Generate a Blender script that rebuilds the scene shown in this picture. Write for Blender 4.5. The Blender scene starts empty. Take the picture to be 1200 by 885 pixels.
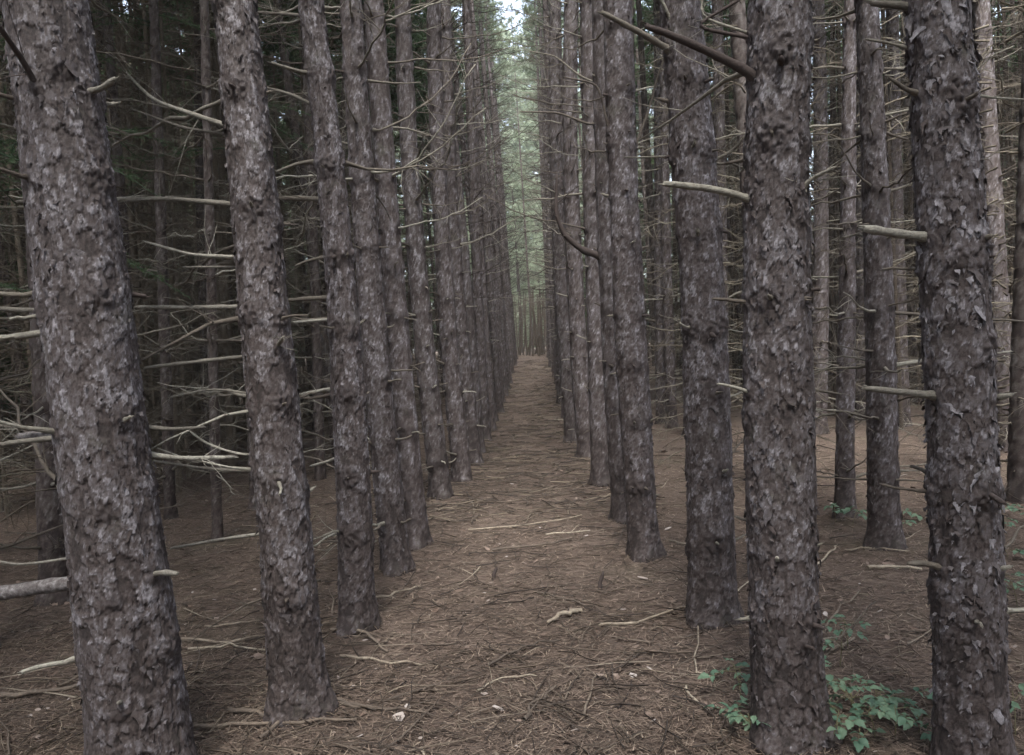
import bpy, math, random
import numpy as np
from mathutils import Matrix, Vector
R = math.radians
PI = math.pi
sc = bpy.context.scene
C = sc.collection

# ------------------------------------------------------------------ camera
cam_d = bpy.data.cameras.new('camera')
cam_d.lens = 27.0
cam_d.sensor_width = 36.0
cam_d.clip_start = 0.05
cam_d.clip_end = 2000
cam = bpy.data.objects.new('camera', cam_d)
C.objects.link(cam)
cam.matrix_world = (Matrix.Translation((0, 0, 1.6)) @ Matrix.Rotation(R(1.9), 4, 'Z')
                    @ Matrix.Rotation(R(90 - 2.26), 4, 'X') @ Matrix.Rotation(R(-3.0), 4, 'Z'))
sc.camera = cam

# ------------------------------------------------------------------ sky, sun, exposure
HAZE = 0.0009
SUN_EL, SUN_ROT = R(60), R(178)
w = bpy.data.worlds.new('World')
sc.world = w
w.use_nodes = True
wn = w.node_tree.nodes
wl = w.node_tree.links
bg = wn['Background']
sky = wn.new('ShaderNodeTexSky')
sky.sky_type = 'NISHITA'
sky.sun_disc = False
sky.sun_elevation = SUN_EL
sky.sun_rotation = SUN_ROT
sky.air_density = 1.0
sky.dust_density = 3.0
hs = wn.new('ShaderNodeHueSaturation')
hs.inputs['Saturation'].default_value = 0.6     # a clouded sky is greyer than a clear one
wl.new(sky.outputs[0], hs.inputs['Color'])
wl.new(hs.outputs[0], bg.inputs['Color'])
bg.inputs['Strength'].default_value = 0.10
sun_d = bpy.data.lights.new('sun', 'SUN')
sun_d.energy = 2.5
sun_d.angle = R(18)
sun_d.color = (1.0, 0.985, 0.96)
sun = bpy.data.objects.new('sun', sun_d)
C.objects.link(sun)
sdir = Vector((math.sin(SUN_ROT) * math.cos(SUN_EL), math.cos(SUN_ROT) * math.cos(SUN_EL), math.sin(SUN_EL)))
sun.rotation_euler = sdir.to_track_quat('Z', 'Y').to_euler()
sc.view_settings.view_transform = 'Standard'
sc.view_settings.look = 'None'
sc.view_settings.exposure = 3.0
sc.view_settings.gamma = 1.0
sc.render.engine = 'CYCLES'
sc.cycles.use_denoising = True
sc.cycles.adaptive_threshold = 0.002
sc.cycles.max_bounces = 6
sc.cycles.diffuse_bounces = 3
sc.cycles.glossy_bounces = 2
sc.cycles.transparent_max_bounces = 8

# ------------------------------------------------------------------ node helpers and materials
def mat(name):
    m = bpy.data.materials.new(name)
    m.use_nodes = True
    nt = m.node_tree
    b = nt.nodes['Principled BSDF']
    b.inputs['Roughness'].default_value = 0.85
    b.inputs['Specular IOR Level'].default_value = 0.25
    return m, nt, b

def node(nt, t, **kw):
    n = nt.nodes.new(t)
    for k, v in kw.items():
        if hasattr(n, k):
            setattr(n, k, v)
        else:
            n.inputs[k].default_value = v
    return n

def ramp(nt, fac, stops):
    n = nt.nodes.new('ShaderNodeValToRGB')
    e = n.color_ramp.elements
    while len(e) < len(stops):
        e.new(0.5)
    for i, (p, c) in enumerate(stops):
        e[i].position = p
        e[i].color = (*c, 1)
    nt.links.new(fac, n.inputs[0])
    return n.outputs[0]

def mix(nt, fac, a, b, mode='MIX'):
    n = nt.nodes.new('ShaderNodeMix')
    n.data_type = 'RGBA'
    n.blend_type = mode
    for s, v in ((n.inputs[0], fac), (n.inputs[6], a), (n.inputs[7], b)):
        if hasattr(v, 'is_output'):
            nt.links.new(v, s)
        elif isinstance(v, (int, float)):
            s.default_value = v
        else:
            s.default_value = (*v, 1)
    return n.outputs[2]

def noise(nt, vec, scale, detail=4, rough=0.6):
    n = nt.nodes.new('ShaderNodeTexNoise')
    n.inputs['Scale'].default_value = scale
    n.inputs['Detail'].default_value = detail
    n.inputs['Roughness'].default_value = rough
    if vec is not None:
        nt.links.new(vec, n.inputs['Vector'])
    return n.outputs[0]

def bump(nt, b, h, strength, dist):
    n = nt.nodes.new('ShaderNodeBump')
    n.inputs['Strength'].default_value = strength
    n.inputs['Distance'].default_value = dist
    nt.links.new(h, n.inputs['Height'])
    nt.links.new(n.outputs[0], b.inputs['Normal'])

def attr(nt, name):
    n = nt.nodes.new('ShaderNodeAttribute')
    n.attribute_name = name
    return n.outputs['Fac']

def mathn(nt, op, a, b=0.0):
    n = nt.nodes.new('ShaderNodeMath')
    n.operation = op
    for s, v in zip(n.inputs, (a, b)):
        if hasattr(v, 'is_output'):
            nt.links.new(v, s)
        else:
            s.default_value = v
    return n.outputs[0]

def coords(nt, scale=(1, 1, 1)):
    tc = nt.nodes.new('ShaderNodeTexCoord')
    mp = nt.nodes.new('ShaderNodeMapping')
    mp.inputs['Scale'].default_value = scale
    nt.links.new(tc.outputs['Object'], mp.inputs['Vector'])
    return mp.outputs[0]

def bark_material(name, warm, grey, pale):
    """scaly bark: each scale keeps its own weathering, crack and lip contrast painted on top (attribute plate), thick resin at the knots (attribute knot)"""
    m, nt, b = mat(name)
    v = coords(nt)
    vs = coords(nt, (1, 1, 0.35))
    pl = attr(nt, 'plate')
    n1 = noise(nt, v, 3.2, 5)
    n2 = noise(nt, v, 70, 4, 0.65)
    n3 = noise(nt, vs, 230, 3, 0.7)
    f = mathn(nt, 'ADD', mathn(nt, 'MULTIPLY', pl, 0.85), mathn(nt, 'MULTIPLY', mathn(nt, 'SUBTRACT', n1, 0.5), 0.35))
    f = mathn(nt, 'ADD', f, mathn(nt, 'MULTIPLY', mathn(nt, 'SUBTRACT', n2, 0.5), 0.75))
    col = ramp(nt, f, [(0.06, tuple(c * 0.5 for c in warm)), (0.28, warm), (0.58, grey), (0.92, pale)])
    col = mix(nt, mathn(nt, 'MULTIPLY', mathn(nt, 'SUBTRACT', n3, 0.42), 1.1), col, tuple(c * 0.4 for c in warm))
    al = ramp(nt, noise(nt, v, 5.0, 6, 0.7), [(0.58, (0, 0, 0)), (0.72, (1, 1, 1))])
    col = mix(nt, mathn(nt, 'MULTIPLY', al, 0.22), col, (0.12, 0.125, 0.09))
    col = mix(nt, mathn(nt, 'MULTIPLY', attr(nt, 'knot'), 0.8), col, (0.035, 0.026, 0.024))
    oi = nt.nodes.new('ShaderNodeObjectInfo')
    col = mix(nt, 1.0, col, ramp(nt, oi.outputs['Random'], [(0, (0.85, 0.84, 0.84)), (1, (1.08, 1.06, 1.06))]), 'MULTIPLY')
    nt.links.new(col, b.inputs['Base Color'])
    b.inputs['Roughness'].default_value = 0.75
    b.inputs['Specular IOR Level'].default_value = 0.35
    h = mathn(nt, 'ADD', mathn(nt, 'MULTIPLY', n2, 1.0), mathn(nt, 'MULTIPLY', n3, 0.45))
    bump(nt, b, h, 0.75, 0.004)
    return m

M = {}
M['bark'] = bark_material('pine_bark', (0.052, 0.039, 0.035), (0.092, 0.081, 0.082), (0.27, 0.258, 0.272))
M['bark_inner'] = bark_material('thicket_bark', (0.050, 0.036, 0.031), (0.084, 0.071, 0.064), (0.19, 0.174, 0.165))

def wood_material(name, stops):
    m, nt, b = mat(name)
    v = coords(nt)
    oi = nt.nodes.new('ShaderNodeObjectInfo')
    f = mathn(nt, 'ADD', mathn(nt, 'MULTIPLY', oi.outputs['Random'], 0.65), mathn(nt, 'MULTIPLY', noise(nt, v, 9, 5, 0.7), 0.7))
    f = mathn(nt, 'SUBTRACT', f, 0.17)
    col = ramp(nt, f, stops)
    n2 = noise(nt, coords(nt, (0.25, 1, 1)), 160, 3)
    col = mix(nt, mathn(nt, 'MULTIPLY', mathn(nt, 'SUBTRACT', n2, 0.45), 1.6), col, (0.035, 0.028, 0.022))
    nt.links.new(col, b.inputs['Base Color'])
    n3 = noise(nt, v, 75, 5, 0.75)
    col = mix(nt, mathn(nt, 'MULTIPLY', ramp(nt, n3, [(0.5, (0, 0, 0)), (0.66, (1, 1, 1))]), 0.6), col, (0.06, 0.05, 0.042))
    nt.links.new(col, b.inputs['Base Color'])
    bump(nt, b, mathn(nt, 'ADD', n2, n3), 0.8, 0.006)
    return m
M['dead'] = wood_material('dead_branch_wood', [(0.12, (0.055, 0.043, 0.035)), (0.42, (0.115, 0.098, 0.078)), (0.64, (0.175, 0.16, 0.13)), (0.88, (0.30, 0.285, 0.235))])
M['dead_pale'] = wood_material('pale_dead_wood', [(0.1, (0.085, 0.074, 0.06)), (0.45, (0.155, 0.142, 0.118)), (0.85, (0.29, 0.275, 0.23))])
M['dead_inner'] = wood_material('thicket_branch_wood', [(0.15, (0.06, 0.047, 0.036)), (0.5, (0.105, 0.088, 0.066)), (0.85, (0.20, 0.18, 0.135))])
M['fallen'] = wood_material('fallen_wood', [(0.15, (0.06, 0.047, 0.038)), (0.5, (0.15, 0.118, 0.09)), (0.85, (0.36, 0.31, 0.235))])

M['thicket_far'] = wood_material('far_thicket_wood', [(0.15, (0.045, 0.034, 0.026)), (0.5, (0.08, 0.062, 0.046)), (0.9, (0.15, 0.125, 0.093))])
m, nt, b = mat('limb_bark')
v = coords(nt)
n2 = noise(nt, v, 45, 6, 0.7)
nt.links.new(ramp(nt, n2, [(0.3, (0.05, 0.04, 0.036)), (0.5, (0.115, 0.102, 0.098)), (0.72, (0.27, 0.255, 0.25))]), b.inputs['Base Color'])
bump(nt, b, n2, 0.9, 0.010)
M['limb_bark'] = m
m, nt, b = mat('dark_branch_wood')
b.inputs['Base Color'].default_value = (0.045, 0.034, 0.03, 1)
bump(nt, b, noise(nt, coords(nt), 120, 4), 0.7, 0.005)
M['dead_dark'] = m

def leaf_material(name, stops, trans=0.35):
    m, nt, b = mat(name)
    oi = nt.nodes.new('ShaderNodeObjectInfo')
    f = mathn(nt, 'ADD', mathn(nt, 'MULTIPLY', attr(nt, 'shade'), 0.7), mathn(nt, 'MULTIPLY', oi.outputs['Random'], 0.3))
    col = ramp(nt, f, stops)
    nt.links.new(col, b.inputs['Base Color'])
    b.inputs['Roughness'].default_value = 0.55
    t = nt.nodes.new('ShaderNodeBsdfTranslucent')
    nt.links.new(col, t.inputs['Color'])
    ms = nt.nodes.new('ShaderNodeMixShader')
    ms.inputs[0].default_value = trans
    nt.links.new(b.outputs[0], ms.inputs[1])
    nt.links.new(t.outputs[0], ms.inputs[2])
    nt.links.new(ms.outputs[0], nt.nodes['Material Output'].inputs[0])
    return m
M['needle'] = leaf_material('pine_foliage', [(0.0, (0.03, 0.05, 0.026)), (0.6, (0.06, 0.10, 0.045)), (1.0, (0.11, 0.15, 0.07))])
M['needle_painted_lit'] = leaf_material('pine_foliage_painted_lit', [(0.0, (0.10, 0.125, 0.08)), (0.6, (0.145, 0.175, 0.115)), (1.0, (0.21, 0.24, 0.17))], 0.55)  # same pine needles, the brightness at the far end painted in as paler colour
M['broad'] = leaf_material('edge_tree_foliage', [(0.0, (0.15, 0.185, 0.12)), (0.6, (0.21, 0.25, 0.17)), (1.0, (0.27, 0.31, 0.225))], 0.6)
M['seed'] = leaf_material('seedling_leaf', [(0.0, (0.055, 0.10, 0.066)), (0.5, (0.085, 0.15, 0.10)), (1.0, (0.13, 0.19, 0.12))], 0.3)

m, nt, b = mat('needle_litter_ground')
v = coords(nt)
big = noise(nt, v, 1.3, 5)
col = ramp(nt, big, [(0.3, (0.068, 0.050, 0.040)), (0.55, (0.100, 0.074, 0.060)), (0.75, (0.13, 0.098, 0.080))])
hh = None
for i, (a, s) in enumerate(((0.4, 1.0), (1.5, 1.2), (2.6, 0.9), (3.3, 1.1))):
    tc = nt.nodes.new('ShaderNodeTexCoord')
    mp = nt.nodes.new('ShaderNodeMapping')
    mp.inputs['Rotation'].default_value = (0, 0, a)
    mp.inputs['Scale'].default_value = (18 * s, 160 * s, 40)
    mp.inputs['Location'].default_value = (i * 3.1, i * 7.7, 0)
    nt.links.new(tc.outputs['Object'], mp.inputs['Vector'])
    n = noise(nt, mp.outputs[0], 1.0, 3, 0.6)
    fac = ramp(nt, n, [(0.54, (0, 0, 0)), (0.66, (1, 1, 1))])
    col = mix(nt, mathn(nt, 'MULTIPLY', fac, 0.75), col, [(0.27, 0.21, 0.16), (0.05, 0.037, 0.031), (0.23, 0.175, 0.14), (0.035, 0.027, 0.023)][i])
    hh = n if hh is None else mathn(nt, 'ADD', hh, n)
spk = noise(nt, v, 55, 5, 0.7)
col = mix(nt, mathn(nt, 'MULTIPLY', ramp(nt, spk, [(0.60, (0, 0, 0)), (0.72, (1, 1, 1))]), 0.4), col, (0.045, 0.034, 0.028))
md = noise(nt, v, 14, 6, 0.75)
col = mix(nt, mathn(nt, 'MULTIPLY', ramp(nt, md, [(0.50, (0, 0, 0)), (0.64, (1, 1, 1))]), 0.45), col, (0.05, 0.038, 0.03))
col = mix(nt, mathn(nt, 'MULTIPLY', ramp(nt, md, [(0.30, (1, 1, 1)), (0.40, (0, 0, 0))]), 0.35), col, (0.24, 0.195, 0.15))
gm = noise(nt, v, 0.55, 4)
col = mix(nt, mathn(nt, 'MULTIPLY', ramp(nt, gm, [(0.56, (0, 0, 0)), (0.74, (1, 1, 1))]), 0.35), col, (0.10, 0.105, 0.06))
nt.links.new(col, b.inputs['Base Color'])
b.inputs['Roughness'].default_value = 0.95
b.inputs['Specular IOR Level'].default_value = 0.1
bump(nt, b, mathn(nt, 'ADD', hh, mathn(nt, 'MULTIPLY', spk, 1.5)), 0.8, 0.012)
M['ground'] = m

def shade_material(name, stops, rough=0.9):
    m, nt, b = mat(name)
    nt.links.new(ramp(nt, attr(nt, 'shade'), stops), b.inputs['Base Color'])
    b.inputs['Roughness'].default_value = rough
    return m
M['needles_fallen'] = shade_material('fallen_needles', [(0, (0.04, 0.029, 0.023)), (0.45, (0.13, 0.095, 0.073)), (0.75, (0.18, 0.136, 0.104)), (1, (0.29, 0.235, 0.178))])
M['litter'] = shade_material('dry_leaf_bits', [(0, (0.09, 0.062, 0.047)), (0.6, (0.17, 0.127, 0.102)), (1, (0.33, 0.295, 0.27))])
M['pale_wood'] = shade_material('broken_wood', [(0, (0.40, 0.33, 0.22)), (1, (0.40, 0.33, 0.22))])

# ------------------------------------------------------------------ noise in numpy
def h32(ix, iy, iz, seed):
    x = (ix.astype(np.int64) * 374761393 + iy.astype(np.int64) * 668265263 + iz.astype(np.int64) * 2147483647 + seed * 1274126177) & 0xFFFFFFFF
    x = ((x ^ (x >> 13)) * 1274126177) & 0xFFFFFFFF
    x = ((x ^ (x >> 16)) * 2246822519) & 0xFFFFFFFF
    x = x ^ (x >> 15)
    return (x & 0xFFFFFF).astype(np.float64) / 16777216.0

def vnoise(x, y, z, seed):
    ix, iy, iz = np.floor(x), np.floor(y), np.floor(z)
    fx, fy, fz = x - ix, y - iy, z - iz
    fx, fy, fz = (t * t * (3 - 2 * t) for t in (fx, fy, fz))
    o = 0
    for a in (0, 1):
        for b_ in (0, 1):
            for c in (0, 1):
                o = o + (h32(ix + a, iy + b_, iz + c, seed) * (fx if a else 1 - fx) * (fy if b_ else 1 - fy) * (fz if c else 1 - fz))
    return o

def fbm(x, y, z, seed, oct=3):
    o, a, t = 0, 1.0, 0
    for i in range(oct):
        o = o + a * vnoise(x * 2 ** i, y * 2 ** i, z * 2 ** i, seed + i * 17)
        t += a
        a *= 0.5
    return o / t

def scales(u, y, nu, seed):
    """Worley cells on the unrolled trunk (periodic in u): random value of the cell, distance to its edge, position inside it"""
    x = u * nu
    ix, iy = np.floor(x), np.floor(y)
    f1 = np.full(x.shape, 9.0)
    f2 = f1.copy()
    rid, ry, rx_ = np.zeros_like(x), np.zeros_like(x), np.zeros_like(x)
    z0 = np.zeros_like(x)
    for dx in (-1, 0, 1):
        for dy in (-1, 0, 1):
            cx, cy = ix + dx, iy + dy
            wx = np.mod(cx, nu)
            px = cx + 0.1 + 0.8 * h32(wx, cy, z0, seed)
            py = cy + 0.1 + 0.8 * h32(wx, cy, z0 + 1, seed)
            d = np.hypot(px - x, py - y)
            nearer = d < f1
            f2 = np.where(nearer, f1, np.minimum(f2, d))
            rid = np.where(nearer, h32(wx, cy, z0 + 2, seed), rid)
            ry = np.where(nearer, y - py, ry)
            rx_ = np.where(nearer, x - px, rx_)
            f1 = np.minimum(f1, d)
    return rid, f2 - f1, ry, rx_

def sstep(a, b_, x):
    t = np.clip((x - a) / (b_ - a), 0, 1)
    return t * t * (3 - 2 * t)

# ------------------------------------------------------------------ mesh building
def new_mesh(name, V, F, material, attrs=None, smooth=True):
    """F: list of index arrays (each (n,3) or (n,4))"""
    V = np.asarray(V, np.float32).reshape(-1, 3)
    me = bpy.data.meshes.new(name)
    me.vertices.add(len(V))
    me.vertices.foreach_set('co', V.ravel())
    if not isinstance(F, (list, tuple)):
        F = [F]
    F = [np.asarray(f, np.int32) for f in F if len(f)]
    loops = np.concatenate([f.ravel() for f in F])
    tot = np.concatenate([np.full(len(f), f.shape[1], np.int32) for f in F])
    me.loops.add(len(loops))
    me.loops.foreach_set('vertex_index', loops)
    me.polygons.add(len(tot))
    st = np.concatenate([[0], np.cumsum(tot)[:-1]]).astype(np.int32)
    me.polygons.foreach_set('loop_start', st)
    me.polygons.foreach_set('loop_total', tot)
    me.update(calc_edges=True)
    for k, a in (attrs or {}).items():
        at = me.attributes.new(k, 'FLOAT', 'POINT')
        at.data.foreach_set('value', np.asarray(a, np.float32))
    me.polygons.foreach_set('use_smooth', np.full(len(tot), smooth))
    me.materials.append(material)
    return me

class Pool:
    def __init__(s):
        s.V, s.Q, s.T, s.A, s.n = [], [], [], [], 0
    def add(s, V, Q=None, T=None, a=0.5):
        V = np.asarray(V, float)
        s.V.append(V)
        if Q is not None and len(Q):
            s.Q.append(np.asarray(Q) + s.n)
        if T is not None and len(T):
            s.T.append(np.asarray(T) + s.n)
        s.A.append(np.full(len(V), a))
        s.n += len(V)
    def tube(s, P, rad, k=6, a=0.5, cap=True):
        P = np.asarray(P, float)
        n = len(P)
        rad = np.broadcast_to(np.asarray(rad, float), (n,))
        d = np.gradient(P, axis=0)
        d /= np.linalg.norm(d, axis=1)[:, None] + 1e-9
        up = np.array([0, 0, 1.0]) if abs(d[0][2]) < 0.9 else np.array([0, 1.0, 0])
        s1 = np.cross(d, up)
        s1 /= np.linalg.norm(s1, axis=1)[:, None] + 1e-9
        s2 = np.cross(s1, d)
        t = np.arange(k) / k * 2 * PI
        ring = P[:, None, :] + rad[:, None, None] * (np.cos(t)[None, :, None] * s1[:, None, :] + np.sin(t)[None, :, None] * s2[:, None, :])
        V = ring.reshape(-1, 3)
        i = np.arange(n - 1)[:, None] * k
        j = np.arange(k)[None, :]
        j2 = (j + 1) % k
        Q = np.stack([i + j, i + j2, i + k + j2, i + k + j], -1).reshape(-1, 4)
        T = None
        if cap:
            V = np.vstack([V, P[-1] + d[-1] * rad[-1] * 0.4])
            b_ = (n - 1) * k
            T = np.array([[b_ + q, b_ + (q + 1) % k, n * k] for q in range(k)])
        s.add(V, Q, T, a)
    def mesh(s, name, material, smooth=True):
        V = np.vstack(s.V)
        F = []
        if s.Q: F.append(np.vstack(s.Q))
        if s.T: F.append(np.vstack(s.T))
        return new_mesh(name, V, F, material, {'shade': np.concatenate(s.A)}, smooth)

def link(name, data, parent=None, loc=(0, 0, 0), rot=(0, 0, 0), scale=(1, 1, 1)):
    o = bpy.data.objects.new(name, data)
    C.objects.link(o)
    o.parent = parent
    o.location = loc
    o.rotation_euler = rot
    o.scale = scale if hasattr(scale, '__len__') else (scale,) * 3
    return o

def tag(o, label=None, cat=None, group=None, kind=None):
    for k, v in (('label', label), ('category', cat), ('group', group), ('kind', kind)):
        if v:
            o[k] = v
    return o

# ------------------------------------------------------------------ trees one can tell apart
# key: x, y, r at foot, r at zt, zt (height where the frame ends), lean (kx, kx2), fineness of the bark
NEAR = {
 'L1': (-1.53, 2.74, .177, .142, 2.93, (-.045, -.0031), .0048),
 'L2': (-1.12, 3.29, .128, .093, 3.14, (-.020, -.0022), .0053),
 'L3': (-1.10, 4.29, .110, .070, 3.57, (.045, -.0165), .0072),
 'L4': (-1.075, 5.40, .108, .078, 4.07, (-.050, .0073), .009),
 'L5': (-1.04, 6.10, .108, .083, 4.37, (-.038, .0038), .011),
 'L6': (-1.10, 8.22, .125, .090, 5.31, (-.074, .0098), .013),
 'L7': (-0.99, 9.35, .125, .088, 5.80, (-.051, .0081), .015),
 'L8': (-0.94, 10.63, .128, .089, 6.37, (-.064, .0086), .017),
 'R1': (1.45, 2.68, .122, .104, 2.69, (.005, -.0077), .0046),
 'R2': (0.91, 2.96, .142, .119, 2.85, (-.013, .0131), .0050),
 'R3': (0.89, 4.21, .134, .115, 3.41, (.039, -.0140), .0070),
 'R4': (0.70, 5.49, .118, .106, 3.98, (-.024, .0054), .009),
 'R5': (0.71, 6.71, .125, .104, 4.52, (-.024, .0060), .011),
 'R6': (0.66, 8.53, .128, .104, 5.32, (.010, .0019), .014),
 'R7': (0.66, 11.02, .140, .105, 6.42, (-.046, .0091), .017),
 'R8': (0.54, 12.76, .138, .099, 7.20, (-.049, .0080), .019),
 'S1': (2.45, 5.60, .118, .078, 3.91, (.021, -.0051), .009),
 'S2': (2.55, 6.58, .088, .051, 4.33, (.049, -.0007), .011),
 'B1': (4.35, 12.13, .130, .10, 6.66, (.062, -.0041), .019),
 'B2': (5.65, 13.70, .099, .084, 7.27, (.031, .0009), .021),
 'B3': (5.81, 12.47, .125, .097, 6.73, (0, .001), .019),
 'B4': (5.82, 9.73, .130, .097, 5.53, (-.034, .0003), .016),
 'B5': (2.45, 12.70, .104, .085, 7.04, (.038, -.0015), .019),
 'B6': (2.33, 14.88, .099, .074, 8.01, (.033, .0004), .021),
 'B7': (2.41, 14.06, .105, .070, 7.65, (.007, .0022), .021),
 'B8': (3.25, 13.67, .110, .095, 7.42, (.032, -.0009), .021),
 'D1': (-3.34, 5.04, .101, .073, 4.04, (.048, -.0054), .010),
 'D2': (-2.86, 6.56, .046, .036, 4.68, (.043, 0), .012),
 'D3': (-3.08, 8.08, .072, .054, 5.36, (.033, .0015), .014),
 'D4': (-3.22, 4.13, .100, .092, 3.63, (-.019, .0044), .010),
 'D5': (-3.85, 7.74, .060, .047, 5.27, (.039, -.0002), .014),
 'D6': (-2.96, 10.07, .073, .056, 6.24, (.044, -.0027), .018),
}
FEET = [(v_[0], v_[1], v_[2]) for v_ in NEAR.values() if v_[1] < 9]

# ------------------------------------------------------------------ ground
def gz(x, y):
    x, y = np.asarray(x, float), np.asarray(y, float)
    z = 0 * x
    n = 0.05 * (fbm(x * 0.9 + 40, y * 0.9 + 40, z, 5, 3) - 0.5) + 0.10 * (fbm(x * 0.22 + 9, y * 0.22 + 9, z, 8, 2) - 0.5)
    rise = 1.2 * sstep(15, 38, y)
    for (fx_, fy_, fr_) in FEET:
        rise = rise + 0.045 * np.exp(-((x - fx_) ** 2 + (y - fy_) ** 2) / (fr_ + 0.10) ** 2)
    return rise + n * np.clip(1.5 - np.hypot(x, y) / 90, 0.2, 1)

def graded(fine, lim, grow, far):
    a = list(np.arange(0, lim, fine))
    s = fine
    while a[-1] < far:
        s *= grow
        a.append(a[-1] + s)
    return np.array(a)

gx = graded(0.042, 2.4, 1.045, 400)
gx = np.concatenate([-gx[:0:-1], gx])
gyf = graded(0.042, 3.6, 1.026, 600) + 2.2
gyb = 2.2 - graded(0.08, 0.4, 1.3, 300)[:0:-1]
gy = np.concatenate([gyb[::1], gyf])
gy.sort()
X, Y = np.meshgrid(gx, gy)
Z = gz(X, Y)
near = np.clip(1 - np.hypot(X, Y - 4) / 9, 0, 1)
Z = Z + near * 0.030 * (fbm(X * 9, Y * 9, 0 * X, 21, 3) - 0.5) + near * 0.020 * (fbm(X * 28, Y * 28, 0 * X, 31, 2) - 0.5)
ny_, nx_ = X.shape
i = np.arange(ny_ - 1)[:, None] * nx_ + np.arange(nx_ - 1)[None, :]
Q = np.stack([i, i + 1, i + nx_ + 1, i + nx_], -1).reshape(-1, 4)
g = link('ground', new_mesh('ground', np.stack([X, Y, Z], -1), Q, M['ground']))
tag(g, kind='structure')

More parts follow.
